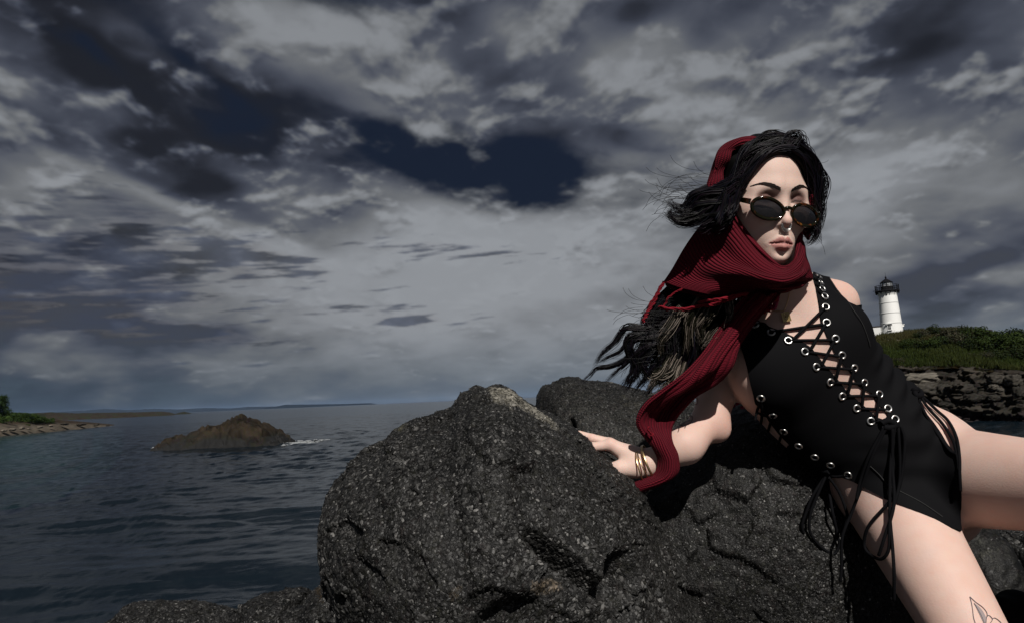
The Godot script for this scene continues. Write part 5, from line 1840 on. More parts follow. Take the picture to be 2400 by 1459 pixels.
	# the long hair that hangs out below the scarf
	var lower := [
		[[1690, 670, 1.34, 1640, 720, 1.33, 1600, 780, 1.325, 1570, 840, 1.325, 1560, 900, 1.33], 0.034, 240, 0.0011, dark, 0.010],
		[[1720, 680, 1.33, 1690, 740, 1.32, 1650, 800, 1.315, 1620, 860, 1.32, 1580, 920, 1.33], 0.034, 240, 0.0011, dark, 0.010],
		[[1640, 670, 1.35, 1580, 720, 1.35, 1540, 780, 1.35, 1520, 840, 1.35, 1530, 900, 1.35], 0.030, 200, 0.0011, dark, 0.011],
		[[1600, 670, 1.35, 1560, 710, 1.35, 1530, 760, 1.35, 1510, 800, 1.35, 1505, 860, 1.35], 0.022, 120, 0.0011, dark, 0.011],
		[[1680, 690, 1.36, 1640, 760, 1.36, 1600, 830, 1.36, 1590, 890, 1.36, 1545, 915, 1.36], 0.040, 240, 0.0012, dark, 0.010],
		[[1600, 730, 1.335, 1560, 752, 1.335, 1530, 768, 1.335, 1509, 767, 1.335, 1470, 768, 1.338, 1445, 801, 1.340, 1423, 818, 1.343, 1404, 834, 1.346, 1394, 855, 1.348], 0.007, 60, 0.0009, dark, 0.004],
		[[1590, 752, 1.335, 1545, 775, 1.335, 1502, 780, 1.335, 1478, 788, 1.337, 1464, 799, 1.340, 1453, 820, 1.342, 1426, 834, 1.345, 1405, 848, 1.348], 0.006, 50, 0.0009, dark, 0.004],
		[[1590, 772, 1.333, 1540, 785, 1.334, 1497, 793, 1.335, 1478, 807, 1.337, 1475, 823, 1.338, 1464, 842, 1.340, 1431, 856, 1.343, 1401, 860, 1.346, 1385, 878, 1.348, 1366, 896, 1.350], 0.006, 55, 0.0009, dark, 0.003],
		[[1580, 800, 1.333, 1540, 812, 1.334, 1502, 820, 1.335, 1481, 837, 1.337, 1464, 856, 1.340, 1442, 875, 1.343, 1417, 898, 1.346], 0.006, 50, 0.0009, dark, 0.004],
		[[1570, 770, 1.334, 1520, 778, 1.335, 1483, 793, 1.336, 1472, 820, 1.337, 1481, 851, 1.338, 1478, 875, 1.339, 1467, 894, 1.340, 1460, 908, 1.341], 0.008, 60, 0.0010, dark, 0.003],
		[[1565, 800, 1.332, 1520, 812, 1.333, 1492, 834, 1.334, 1498, 856, 1.335, 1492, 876, 1.336, 1476, 898, 1.337, 1468, 914, 1.338], 0.008, 60, 0.0010, dark, 0.003],
		[[1570, 815, 1.331, 1530, 826, 1.331, 1512, 842, 1.331, 1508, 862, 1.332, 1514, 880, 1.332, 1498, 900, 1.333, 1486, 918, 1.334], 0.008, 60, 0.0010, dark, 0.003],
		[[1580, 830, 1.328, 1548, 845, 1.328, 1532, 868, 1.328, 1538, 890, 1.329, 1522, 912, 1.330, 1512, 928, 1.331], 0.009, 60, 0.0010, dark, 0.003],
		[[1560, 690, 1.34, 1535, 720, 1.34, 1515, 745, 1.34, 1500, 790, 1.34], 0.006, 30, 0.0008, dark, 0.006],
		# pale streaks
		[[1660, 690, 1.299, 1640, 715, 1.292, 1622, 750, 1.289, 1612, 790, 1.292, 1614, 820, 1.294], 0.013, 60, 0.0011, blond, 0.004],
		[[1690, 690, 1.289, 1672, 715, 1.282, 1655, 745, 1.280, 1640, 780, 1.284, 1645, 815, 1.289], 0.013, 60, 0.0011, blond, 0.004],
		[[1712, 690, 1.279, 1706, 712, 1.272, 1712, 735, 1.269, 1700, 760, 1.272], 0.009, 36, 0.0011, blond, 0.003],
		[[1600, 720, 1.309, 1570, 760, 1.304, 1550, 800, 1.304, 1545, 840, 1.304], 0.012, 40, 0.0010, blond, 0.005],
		[[1690, 760, 1.284, 1665, 790, 1.281, 1655, 805, 1.281, 1680, 790, 1.279], 0.010, 30, 0.0010, blond, 0.004],
		[[1580, 840, 1.299, 1560, 870, 1.296, 1535, 890, 1.296, 1520, 905, 1.299], 0.014, 50, 0.0010, blond, 0.006],
		[[1600, 850, 1.297, 1585, 885, 1.294, 1560, 905, 1.296, 1530, 915, 1.299], 0.012, 40, 0.0010, blond, 0.006],
	]
	for group in [locks, lower]:
		for l in group:
			var s := Shape.new()
			s.use_c = true
			strand_bundle(s, PackedVector3Array(row(l[0])), l[1], l[2], l[3], l[4], l[5])
			to_world(s, cam_xf)
			s.smooth()
			obj("hair_lock", s, hm, person)
	# single flyaway hairs
	var fly := Shape.new()
	fly.use_c = true
	for k in 130:
		var x := rng.randf_range(1590, 1720); var y := rng.randf_range(400, 500)
		var len := rng.randf_range(40, 110)
		if k > 60:
			x = rng.randf_range(1500, 1590); y = rng.randf_range(690, 860); len = rng.randf_range(40, 90)
		if k > 100:
			x = rng.randf_range(1885, 1915); y = rng.randf_range(380, 560); len = -rng.randf_range(15, 32)
		var c := rng.randf_range(-30, 40)
		var pts := curve(PackedVector3Array([P(x, y, 1.27), P(x - len * 0.5, y + c * 0.2, 1.27), P(x - len * 0.85, y + c * 0.7, 1.275), P(x - len, y + c * 1.3, 1.28)]), 6)
		fly.tube(pts, even(0.00035, pts.size()), 3, black, false)
	to_world(fly, cam_xf)
	fly.smooth()
	stuff(obj("loose_hair", fly, hm, person))

const EYELETS_L := [[1772, 761], [1808, 778], [1848, 797], [1887, 823], [1914, 859], [1947, 895], [1975, 928], [2009, 956], [2042, 986], [2078, 1000]]
const EYELETS_R := [[1920, 648], [1924, 661], [1928, 676], [1934, 694], [1936, 719], [1938, 755], [1959, 793], [1974, 832], [2003, 862], [2027, 896], [2062, 923], [2082, 956], [2099, 981]]
const EYELETS_SIDE := [[1784, 933], [1812, 974], [1837, 1011], [1872, 1045], [1910, 1071], [1947, 1090], [1988, 1113]]

func lace(list: Array, r: float, lift: float, parent: Node3D, m: Material, called := "lace") -> void:      # a cord through picture points, laid on the body or hanging free
	var pts := PackedVector3Array()
	var last := 1.30
	for q in list:
		var h := ray_to(q[0], q[1], lift + (q[2] if q.size() > 2 else 0.0))
		if h == Vector3.INF or absf(-h.z - last) > 0.09 and pts.size() > 0: h = P(q[0], q[1], last)
		last = -h.z
		pts.append(h)
	pts = curve(pts, 7)
	for k in pts.size():
		var d := sd_body(pts[k]) - lift
		if d < 0.0: pts[k] += Vector3(0, 0, 1) * minf(-d * 1.2, 0.03)
	var s := Shape.new()
	s.tube(pts, even(r, pts.size()), 7)
	to_world(s, cam_xf)
	obj(called, s, m, parent)

func make_suit(person: Node3D) -> void:
	var cloth := mat("black stretch fabric", Color(0.0045, 0.0045, 0.0052), 0.78, 0.0, 0.16)
	var s := suit_shape
	to_world(s, cam_xf)
	var suit := obj("swimsuit", s, cloth, person)
	var cord := mat("black cord", Color(0.0042, 0.0042, 0.0050), 0.8, 0.0, 0.15)
	var steel := mat("silver metal", Color(0.55, 0.54, 0.52), 0.34, 1.0)
	var ring := TorusMesh.new()
	ring.inner_radius = 0.0042; ring.outer_radius = 0.0082; ring.rings = 22; ring.ring_segments = 9
	ring.material = steel
	for q in EYELETS_L + EYELETS_R + EYELETS_SIDE:
		var p := ray_to(q[0], q[1], 0.0042)
		if p == Vector3.INF: continue
		var n := body_normal(p)
		if n.dot(-p.normalized()) < 0.12: n = (n - p.normalized() * 0.3).normalized()
		var u := n.cross(Vector3(0.3, 0.9, 0.1)).normalized()
		put("eyelet", ring, cam_xf * Transform3D(Basis(u, n, u.cross(n)), p), suit)
	# crossed cords
	var cross := [[4, 2], [5, 3], [6, 4], [7, 5], [8, 6], [9, 7], [10, 8]]
	for q in cross:
		var a := Vector2(EYELETS_R[q[0]][0], EYELETS_R[q[0]][1])
		var b := Vector2(EYELETS_L[q[1]][0] + 12, EYELETS_L[q[1]][1] - 3)
		var list := []
		for k in 5: list.append([a.lerp(b, k / 4.0).x, a.lerp(b, k / 4.0).y, 0.0035 if k in [1, 2, 3] else 0.0015])
		lace(list, 0.0030, 0.0035, suit, cord)
	for k in range(1, 9):
		var a := Vector2(EYELETS_L[k][0], EYELETS_L[k][1])
		var e := Vector2(EYELETS_R[k + 4][0], EYELETS_R[k + 4][1])
		var b := a.lerp(e, 0.93) + Vector2(0, 3)
		var list := []
		for j in 5: list.append([a.lerp(b, j / 4.0).x, a.lerp(b, j / 4.0).y, 0.0008])
		lace(list, 0.0030, 0.0032, suit, cord)
	for k in 3: lace([[EYELETS_R[k][0], EYELETS_R[k][1]], [EYELETS_R[k][0] - 9, EYELETS_R[k][1] + 5], [EYELETS_R[k + 1][0] - 6, EYELETS_R[k + 1][1] - 4], [EYELETS_R[k + 1][0], EYELETS_R[k + 1][1]]], 0.0028, 0.004, suit, cord)
	lace([[1772, 761], [1786, 757], [1798, 764], [1808, 778]], 0.0028, 0.004, suit, cord)
	# seams on the cups and down the front
	var seam := mat("seam thread", Color(0.005, 0.005, 0.005), 0.8)
	lace([[1944, 652], [1966, 685], [2000, 725], [2022, 758], [2036, 795], [2040, 812]], 0.0009, 0.0042, suit, seam, "seam")
	lace([[2036, 1088], [2062, 1112], [2084, 1138], [2110, 1150], [2160, 1176], [2210, 1210]], 0.0010, 0.0042, suit, seam, "seam")
	# the bow and its loose ends
	lace([[2066, 992], [2080, 985], [2094, 990], [2100, 996], [2084, 1002], [2072, 1000]], 0.0062, 0.008, suit, cord, "bow_knot")
	lace([[2078, 1000, 0.004], [2046, 1066, 0.004], [2022, 1134, 0.004], [1998, 1197, 0.006], [1975, 1257, 0.01], [1973, 1316, 0.01], [1971, 1362, 0.01]], 0.0030, 0.006, suit, cord)
	lace([[2074, 998, 0.004], [2038, 1066, 0.004], [2018, 1122, 0.004], [2008, 1170, 0.006]], 0.0030, 0.006, suit, cord)
	lace([[2098, 1000, 0.004], [2088, 1078, 0.004], [2086, 1197, 0.004], [2092, 1277, 0.006], [2096, 1340, 0.008], [2096, 1406, 0.008]], 0.0030, 0.006, suit, cord)
	lace([[2112, 998, 0.004], [2121, 1039, 0.004], [2110, 1134, 0.004], [2086, 1174, 0.004], [2038, 1229, 0.004], [2026, 1273, 0.006], [2038, 1297, 0.006], [2066, 1309, 0.006], [2084, 1285, 0.006], [2086, 1225, 0.006], [2094, 1190, 0.006], [2110, 1118, 0.006], [2106, 1004, 0.006]], 0.0030, 0.006, suit, cord)
	lace([[2092, 1004, 0.006], [2092, 1090, 0.006], [2096, 1180, 0.006], [2074, 1257, 0.006], [2060, 1301, 0.006]], 0.0030, 0.006, suit, cord)
	# her right side
	lace([[1784, 936], [1776, 958], [1770, 985]], 0.0028, 0.004, suit, cord)
	lace([[1784, 936], [1786, 962], [1784, 992]], 0.0028, 0.004, suit, cord)
	lace([[1812, 976], [1806, 992], [1800, 1010]], 0.0028, 0.004, suit, cord)
	lace([[1812, 976], [1790, 972], [1776, 966]], 0.0028, 0.004, suit, cord)
	lace([[1837, 1013], [1830, 1024], [1826, 1036]], 0.0028, 0.004, suit, cord)
	lace([[1988, 1113], [1962, 1116], [1944, 1112]], 0.0030, 0.004, suit, cord)
	lace([[1944, 1104], [1932, 1106], [1934, 1118], [1946, 1116]], 0.0055, 0.007, suit, cord, "bow_knot")
	lace([[1937, 1112], [1907, 1158], [1890, 1200], [1881, 1229], [1884, 1248]], 0.0030, 0.008, suit, cord)
	lace([[1937, 1112], [1912, 1170], [1899, 1209], [1899, 1245], [1916, 1272], [1940, 1292], [1957, 1296], [1967, 1277], [1963, 1249], [1952, 1200], [1942, 1140], [1938, 1116]], 0.0030, 0.010, suit, cord)
	lace([[1942, 1116], [1966, 1150], [1982, 1190], [1984, 1215], [1970, 1250]], 0.0030, 0.008, suit, cord)
	# her left hip
	lace([[2142, 914], [2152, 912], [2160, 922], [2150, 928], [2144, 918]], 0.0055, 0.007, suit, cord, "bow_knot")
	lace([[2150, 922], [2165, 960], [2188, 1000], [2208, 1030], [2228, 1056], [2244, 1064]], 0.0032, 0.005, suit, cord)
	lace([[2156, 924], [2176, 955], [2208, 990], [2232, 1026], [2243, 1060], [2248, 1100]], 0.0030, 0.005, suit, cord)
	lace([[2160, 926], [2196, 960], [2222, 984], [2240, 1018], [2248, 1056], [2250, 1110], [2252, 1150]], 0.0030, 0.005, suit, cord)

func make_scarf(person: Node3D) -> void:
	var knit := knit_material()
	var yarn := mat("red yarn", Color(0.145, 0.0085, 0.0150), 0.9, 0.0, 0.2)
	# drape: columns run from the edge at her face outwards to the hem
	var cols := [
		row([1706, 478, 1.262, 1672, 505, 1.275, 1640, 532, 1.29, 1603, 580, 1.305, 1573, 630, 1.318, 1555, 659, 1.325]),
		row([1716, 505, 1.250, 1694, 552, 1.252, 1668, 592, 1.262, 1640, 632, 1.275, 1618, 660, 1.285, 1602, 676, 1.292]),
		row([1737, 547, 1.240, 1722, 586, 1.222, 1704, 620, 1.222, 1686, 650, 1.232, 1672, 672, 1.243, 1660, 688, 1.250]),
		row([1767, 583, 1.228, 1757, 611, 1.200, 1748, 635, 1.196, 1740, 655, 1.216, 1733, 672, 1.256, 1727, 686, 1.282]),
		row([1801, 614, 1.212, 1796, 633, 1.182, 1792, 648, 1.176, 1789, 660, 1.200, 1785, 671, 1.242, 1781, 681, 1.274]),
		row([1832, 634, 1.204, 1834, 646, 1.176, 1835, 655, 1.168, 1835, 663, 1.194, 1833, 670, 1.238, 1831, 677, 1.272]),
		row([1860, 622, 1.212, 1868, 634, 1.188, 1873, 642, 1.182, 1876, 649, 1.206, 1880, 656, 1.248, 1883, 663, 1.282]),
		row([1871, 592, 1.238, 1884, 612, 1.220, 1890, 628, 1.215, 1892, 639, 1.236, 1895, 648, 1.260, 1898, 656, 1.285]),
		row([1873, 548, 1.258, 1890, 576, 1.262, 1896, 604, 1.262, 1898, 624, 1.265, 1900, 640, 1.275, 1902, 652, 1.290])]
	var rows := []
	for j in 6:
		var r := []
		for c in cols: r.append(c[j])
		rows.append(r)
	var drape := sheet(rows, 14, 14, 0.004, func(uv: Vector2, p: Vector3) -> float:
		var f := sin(uv.y * 15.0 + sin(uv.x * 3.0) * 1.6 - 0.6) * 0.0055 * smoothstep(0.0, 0.2, uv.x) * smoothstep(1.05, 0.8, uv.x) * smoothstep(1.0, 0.6, uv.y)
		return f + sin(uv.x * 9.0 + uv.y * 6.0) * 0.0030 + 0.003 * noise_a.get_noise_3dv(p * 40.0), Vector2(110, 30))
	to_world(drape, cam_xf)
	var sc := obj("scarf", drape, knit, person)
	# inner fold close to the cheek
	var inner := sheet([row([1700, 462, 1.272, 1722, 515, 1.250, 1752, 562, 1.240, 1790, 604, 1.222, 1828, 632, 1.205, 1862, 622, 1.213, 1876, 582, 1.240, 1880, 545, 1.262]),
		row([1704, 462, 1.262, 1727, 512, 1.240, 1757, 556, 1.231, 1794, 597, 1.215, 1830, 626, 1.202, 1860, 616, 1.209, 1872, 578, 1.234, 1874, 542, 1.256]),
		row([1712, 470, 1.270, 1734, 518, 1.250, 1764, 560, 1.244, 1800, 600, 1.228, 1832, 626, 1.222, 1860, 614, 1.225, 1868, 576, 1.245, 1869, 540, 1.262])], 12, 6, 0.003, nothing, Vector2(90, 6))
	to_world(inner, cam_xf)
	obj("face_edge", inner, knit, sc)
	var hood_rows := []
	var front := [1712, 522, 1.250, 1676, 492, 1.252, 1660, 456, 1.254, 1668, 418, 1.256, 1680, 378, 1.258, 1698, 346, 1.260, 1740, 328, 1.272, 1800, 324, 1.266, 1855, 331, 1.264, 1896, 362, 1.270, 1908, 420, 1.285, 1903, 500, 1.300, 1892, 560, 1.29]
	for step in [[-1.0, -0.012], [0.96, -0.010], [1.0, 0.0], [1.02, 0.03], [1.0, 0.07], [0.86, 0.12], [0.55, 0.15], [0.15, 0.162]]:
		var r := []
		for k in range(0, front.size(), 3):
			if step[0] < 0.0:                                     # the band that turns in over the hair, wide on her right side
				var f := lerpf(0.80, 0.98, smoothstep(1690, 1820, front[k]))
				r.append(P(1792 + (front[k] - 1792) * f, 440 + (front[k + 1] - 440) * lerpf(0.88, 1.0, smoothstep(1690, 1820, front[k])), front[k + 2] - 0.006))
				continue
			r.append(P(1792 + (front[k] - 1792) * step[0], 440 + (front[k + 1] - 440) * step[0], front[k + 2] + step[1]))
		hood_rows.append(r)
	var hood := sheet(hood_rows, 10, 8, 0.004, func(uv: Vector2, p: Vector3) -> float:
		return 0.0045 * sin(uv.x * 46.0 + sin(uv.y * 8.0)) * smoothstep(0.5, 0.0, uv.y) + 0.003 * noise_a.get_noise_3dv(p * 50.0), Vector2(120, 30))
	to_world(hood, cam_xf)
	obj("hood", hood, knit, sc)
	# rolled hem across the chest
	for q in [[[1556, 660, 1.325, 1600, 680, 1.324, 1650, 691, 1.284, 1700, 690, 1.282, 1740, 684, 1.280, 1790, 674, 1.266, 1840, 664, 1.260, 1880, 654, 1.270, 1902, 646, 1.301], 0.0060], [[1660, 696, 1.281, 1700, 694, 1.278, 1745, 682, 1.274, 1790, 668, 1.258, 1836, 672, 1.258, 1874, 664, 1.272, 1898, 652, 1.301], 0.0085], [[1690, 690, 1.280, 1740, 692, 1.282, 1790, 684, 1.274, 1834, 678, 1.272, 1872, 660, 1.270, 1896, 648, 1.294], 0.0080]]:
		var pts := curve(PackedVector3Array(row(q[0])), 12)
		var rad := even(q[1], pts.size())
		for k in pts.size(): rad[k] *= (0.9 + 0.25 * sin(k * 0.33 + q[1] * 900.0)) * (0.55 if k < 3 or k > pts.size() - 4 else 1.0)
		var t := Shape.new()
		t.tube(pts, rad, 14)
		along(t, 8.0, 170.0)
		to_world(t, cam_xf)
		obj("rolled_hem", t, knit, sc)
	# the long tail that falls to the wrist
	var left := [1752, 690, 1.268, 1724, 722, 1.276, 1690, 768, 1.280, 1652, 826, 1.272, 1606, 876, 1.262, 1556, 914, 1.270, 1516, 946, 1.278, 1496, 982, 1.286, 1504, 1010, 1.292, 1530, 1042, 1.300, 1546, 1080, 1.302, 1534, 1114, 1.304, 1486, 1134, 1.31]
	var right := [1826, 686, 1.268, 1802, 712, 1.286, 1768, 752, 1.286, 1732, 806, 1.272, 1714, 850, 1.268, 1682, 888, 1.285, 1630, 922, 1.300, 1592, 965, 1.318, 1572, 1000, 1.318, 1572, 1034, 1.302, 1586, 1072, 1.292, 1578, 1112, 1.290, 1500, 1150, 1.305]
	var bulge := [0.016, 0.018, 0.020, 0.018, 0.014, 0.004, -0.012, -0.020, -0.006, 0.014, 0.018, 0.018, 0.006]
	var tail_rows := []
	for f in 5:
		var r := []
		for k in range(0, left.size(), 3):
			var a := P(left[k], left[k + 1], left[k + 2])
			var b := P(right[k], right[k + 1], right[k + 2])
			r.append(a.lerp(b, f / 4.0) + Vector3(0, 0, 1) * bulge[k / 3] * sin(f / 4.0 * PI))
		tail_rows.append(r)
	var tail := sheet(tail_rows, 12, 8, 0.005, func(uv: Vector2, p: Vector3) -> float:
		return (sin(uv.y * 10.0 + uv.x * 3.0) * 0.0050 + sin(uv.y * 23.0 - uv.x * 7.0) * 0.0018) * smoothstep(0.75, 0.5, uv.x) + 0.0022 * noise_a.get_noise_3dv(p * 60.0), Vector2(150, 12))
	to_world(tail, cam_xf)
	obj("scarf_tail", tail, knit, sc)
	# edges that curl along the tail, loose yarn and fringe
	for q in [[left, 0.0042], [right, 0.0042]]:
		var pts := curve(PackedVector3Array(row(q[0])), 9)
		var t := Shape.new()
		t.tube(pts, even(q[1], pts.size()), 9)
		along(t, 4.0, 200.0)
		to_world(t, cam_xf)
		obj("curled_edge", t, knit, sc)
	for q in [[[1752, 684, 1.240, 1700, 702, 1.245, 1660, 716, 1.265, 1600, 724, 1.29, 1545, 722, 1.30], 0.0044], [[1720, 690, 1.244, 1680, 702, 1.24, 1640, 708, 1.27], 0.0036], [[1600, 676, 1.292, 1575, 692, 1.30, 1550, 720, 1.31], 0.0022], [[1556, 660, 1.325, 1540, 690, 1.33, 1520, 730, 1.335, 1508, 755, 1.335], 0.0036], [[1554, 662, 1.325, 1532, 700, 1.335, 1512, 735, 1.34], 0.0022],
		[[1822, 694, 1.265, 1818, 712, 1.29, 1806, 724, 1.30, 1790, 732, 1.30, 1778, 728, 1.295], 0.0026], [[1520, 1000, 1.28, 1526, 1020, 1.282, 1530, 1012, 1.284], 0.002]]:
		var pts := curve(PackedVector3Array(row(q[0])), 12)
		var t := Shape.new()
		for ply in 3:
			var line := PackedVector3Array()
			for k in pts.size():
				var a := k * 0.55 + ply * TAU / 3.0
				var wob := Vector3(noise_a.get_noise_2d(k * 3.0, q[1] * 9000.0), noise_a.get_noise_2d(k * 3.0, q[1] * 9000.0 + 50.0), 0) * 0.006
				line.append(pts[k] + Vector3(cos(a), sin(a), sin(a + 1.0)) * q[1] * 0.45 + wob)
			var rad := even(q[1] * 0.50, pts.size())
			for k in pts.size(): rad[k] *= (0.85 + 0.3 * rng.randf()) * smoothstep(0.0, 3.0, float(pts.size() - k))
			t.tube(line, rad, 6)
		to_world(t, cam_xf)
		obj("fringe", t, yarn, sc)
	var pink := mat("magenta yarn", Color(0.20, 0.012, 0.055), 0.9)
	for q in [[[1821, 698, 1.28, 1814, 716, 1.298, 1800, 728, 1.305]], [[1824, 696, 1.28, 1816, 722, 1.298, 1806, 716, 1.30]], [[1702, 949, 1.42, 1712, 946, 1.41, 1722, 951, 1.41]], [[1726, 946, 1.41, 1738, 942, 1.40, 1746, 952, 1.40, 1736, 954, 1.40]]]:
		var t := view_tube(q[0], 0.0035, 7, 8)
		to_world(t, cam_xf)
		obj("magenta_thread", t, pink, sc)

func make_trinkets(person: Node3D) -> void:
	var steel := mat("silver metal", Color(0.55, 0.54, 0.52), 0.34, 1.0)
	var gold := mat("old gold", Color(0.55, 0.39, 0.21), 0.32, 1.0)
	# nose ring: a horseshoe with a row of beads
	var ring := Shape.new()
	for layer in [[0.0062, 0.0008, 0.0], [0.0080, 0.0007, 0.0004], [0.0095, 0.0006, 0.0]]:
		var pts := PackedVector3Array()
		for k in 17:
			var a := lerpf(-0.35, PI + 0.35, k / 16.0)
			pts.append(Vector3(cos(a) * layer[0], -0.0600 - sin(a) * layer[0] * 1.05, 0.0945 + layer[2]))
		ring.tube(pts, even(layer[1], 17), 6)
	for k in 9:
		var a := lerpf(0.25, PI - 0.25, k / 8.0)
		ring.lathe(Vector3(cos(a) * 0.0103, -0.0600 - sin(a) * 0.0108 - 0.0008, 0.0945), [[0.0, -0.0008], [0.0008, 0.0], [0.0, 0.0008]], 6)
	to_world(ring, cam_xf * head_xf)
	obj("nose_ring", ring, steel, person)
	var stud := Shape.new()
	stud.lathe(Vector3(0.002, -0.1085, 0.0855), [[0.0, -0.0012], [0.0012, 0.0], [0.0, 0.0012]], 8)
	to_world(stud, cam_xf * head_xf)
	obj("lip_stud", stud, steel, person)
	# brows, hair by hair
	for sd in [-1.0, 1.0]:
		var brow := Shape.new()
		for k in 150:
			var f := rng.randf()
			var bx := lerpf(0.0095, 0.052, f)
			var half := lerpf(0.0031, 0.0005, smoothstep(0.40, 1.0, f)) * lerpf(0.75, 1.0, smoothstep(0.0, 0.15, f))
			var by := 0.0040 + 0.0115 * sin(clampf(f, 0, 1) * 2.25) + rng.randf_range(-half, half)
			var pts := PackedVector3Array()
			for j in 4:
				var x := bx + j * 0.0021
				var y := by + j * (0.0011 - 0.0016 * f)
				var z := 0.105
				for it in 30: z -= sd_head(Vector3(sd * x, y, z)) * 0.8
				pts.append(Vector3(sd * x, y, z + 0.0004 + j * 0.0001))
			brow.tube(pts, PackedFloat32Array([0.0006, 0.0006, 0.0005, 0.0002]), 4, Color.WHITE, false)
		to_world(brow, cam_xf * head_xf)
		obj("eyebrow", brow, mat("brow hair", Color(0.022, 0.016, 0.014), 0.7, 0.0, 0.2), person)
	# lashes
	var lash := Shape.new()
	for sd in [-1.0, 1.0]:
		for k in 13:
			var f := k / 12.0
			var root := Vector3(sd * lerpf(0.019, 0.045, f), -0.015 + 0.004 * sin(f * PI), 0.0755 - 0.006 * absf(f - 0.4))
			var tip := root + Vector3(sd * (f - 0.35) * 0.006, 0.0050, 0.0055)
			lash.tube(PackedVector3Array([root, root.lerp(tip, 0.6) - Vector3(0, 0.0008, 0), tip]), PackedFloat32Array([0.00035, 0.0003, 0.0001]), 4)
	to_world(lash, cam_xf * head_xf)
	obj("eyelashes", lash, mat("lash", Color(0.006, 0.005, 0.005), 0.6), person)
	# necklace
	var hang := ray_to(1838, 728, 0.004)
	var neck := thing("necklace", "thin gold chain with a small square brass pendant on her chest", "necklace", cam_xf * hang)
	for q in [[[1852, 676], [1849, 696], [1844, 714], [1838, 727]], [[1790, 716], [1804, 724], [1820, 729], [1838, 728]]]:
		var pts := PackedVector3Array()
		for c in q: pts.append(ray_to(c[0], c[1], 0.0022))
		pts = curve(pts, 6)
		var ch := Shape.new()
		ch.tube(pts, even(0.0008, pts.size()), 5)
		to_world(ch, cam_xf)
		obj("chain", ch, gold, neck)
	var pc := ray_to(1843, 742, 0.0040)
	var nn := body_normal(pc)
	var upv := (Vector3(-0.25, 1, 0) - nn * nn.dot(Vector3(-0.25, 1, 0))).normalized()
	var bas := Basis(upv.cross(nn), upv, nn)
	var plate := Shape.new()
	plate.box(Vector3.ZERO, Vector3(0.0150, 0.0195, 0.0018))
	for q in [[0.0, 0.0090, 0.0150, 0.0012], [0.0, -0.0090, 0.0150, 0.0012]]: plate.box(Vector3(q[0], q[1], 0.0013), Vector3(q[2], q[3], 0.0010))
	for sd in [-1.0, 1.0]: plate.box(Vector3(sd * 0.0069, 0, 0.0013), Vector3(0.0012, 0.0168, 0.0010))
	var oval := PackedVector3Array()
	for k in 21: oval.append(Vector3(cos(TAU * k / 20.0) * 0.0040, sin(TAU * k / 20.0) * 0.0055, 0.0010))
	plate.tube(oval, even(0.0006, 21), 5, Color.WHITE, false)
	plate.lathe(Vector3(0, 0.001, 0.0008), [[0.0022, -0.002], [0.0024, 0.0], [0.0, 0.0022]], 8)
	to_world(plate, cam_xf * Transform3D(bas, pc))
	obj("pendant", plate, mat("brass", Color(0.46, 0.33, 0.15), 0.34, 1.0), neck)
	var bail := TorusMesh.new()
	bail.inner_radius = 0.0012; bail.outer_radius = 0.0022
	bail.material = gold
	put("pendant_loop", bail, cam_xf * Transform3D(Basis(Vector3.RIGHT, PI / 2), hang.lerp(pc, 0.25) + Vector3(0, -0.001, 0.001)), neck)
	# bangles
	var axis: Vector3 = (bp_fore_r - bp_wr_r).normalized()
	for q in [[-0.012, 0.0350, 0.0015, -0.12, "gold bangle nearest the hand, lying loose on the wrist"], [0.006, 0.0370, 0.0026, 0.05, "wider gold bangle against the scarf, behind the other bangle"], [-0.004, 0.0340, 0.0012, 0.10, "thinnest gold bangle between the two thicker ones on the wrist"]]:
		var ctr: Vector3 = bp_wr_r + axis * q[0] + Vector3(0, -0.001, 0.002)
		var ax: Vector3 = (axis + Vector3(0.10 + q[3] * 0.4, q[3], 0.30)).normalized()
		var u := ax.cross(Vector3(0, 0, 1)).normalized()
		var b := Basis(u, ax, u.cross(ax))
		var bs := Shape.new()
		var prof := []
		for k in 11:
			var a := TAU * k / 10.0
			prof.append([q[1] + cos(a) * 0.0012, sin(a) * q[2]])
		bs.lathe(Vector3.ZERO, prof, 64)
		to_world(bs, cam_xf * Transform3D(b, ctr))
		for k in bs.v.size(): bs.v[k] -= cam_xf * ctr
		var o := obj("bangle", bs, gold, self, true)
		o.position = cam_xf * ctr
		tag(o, q[4], "bangle", "bangles on the wrist")
	# tattoo on the thigh: leaf-shaped outline with petals below; small ones on the arm
	var ink := mat("tattoo ink", Color(0.035, 0.035, 0.045), 0.6)
	var shade := mat("tattoo shading", Color(0.20, 0.155, 0.15), 0.55)
	var draw := [[[2274, 1397], [2278, 1412], [2281, 1430], [2283, 1446], [2288, 1462], [2296, 1480]], [[2274, 1397], [2288, 1410], [2302, 1420], [2312, 1431], [2315, 1440], [2313, 1448], [2312, 1460]], [[2313, 1446], [2318, 1441], [2324, 1445], [2327, 1451], [2320, 1462]], [[2326, 1450], [2332, 1447], [2341, 1452], [2348, 1459]], [[2284, 1412], [2296, 1432], [2304, 1448], [2310, 1466]]]
	for q in draw: tattoo(q, 0.00055, ink, person)
	var fill := Shape.new()
	for k in 9:
		var f := k / 8.0
		var l := Vector2(2284, 1412).lerp(Vector2(2309, 1464), f)
		var r := Vector2(2284, 1412).lerp(Vector2(2313, 1448), f) + Vector2(3, -3) * sin(f * PI)
		fill.add(ray_to(l.x, l.y, 0.0005)); fill.add(ray_to(r.x, r.y, 0.0005))
	for k in 8: fill.quad(k * 2, k * 2 + 1, k * 2 + 3, k * 2 + 2)
	to_world(fill, cam_xf)
	obj("tattoo", fill, shade, person)
	var ink2 := mat("faded tattoo ink", Color(0.10, 0.075, 0.075), 0.6)
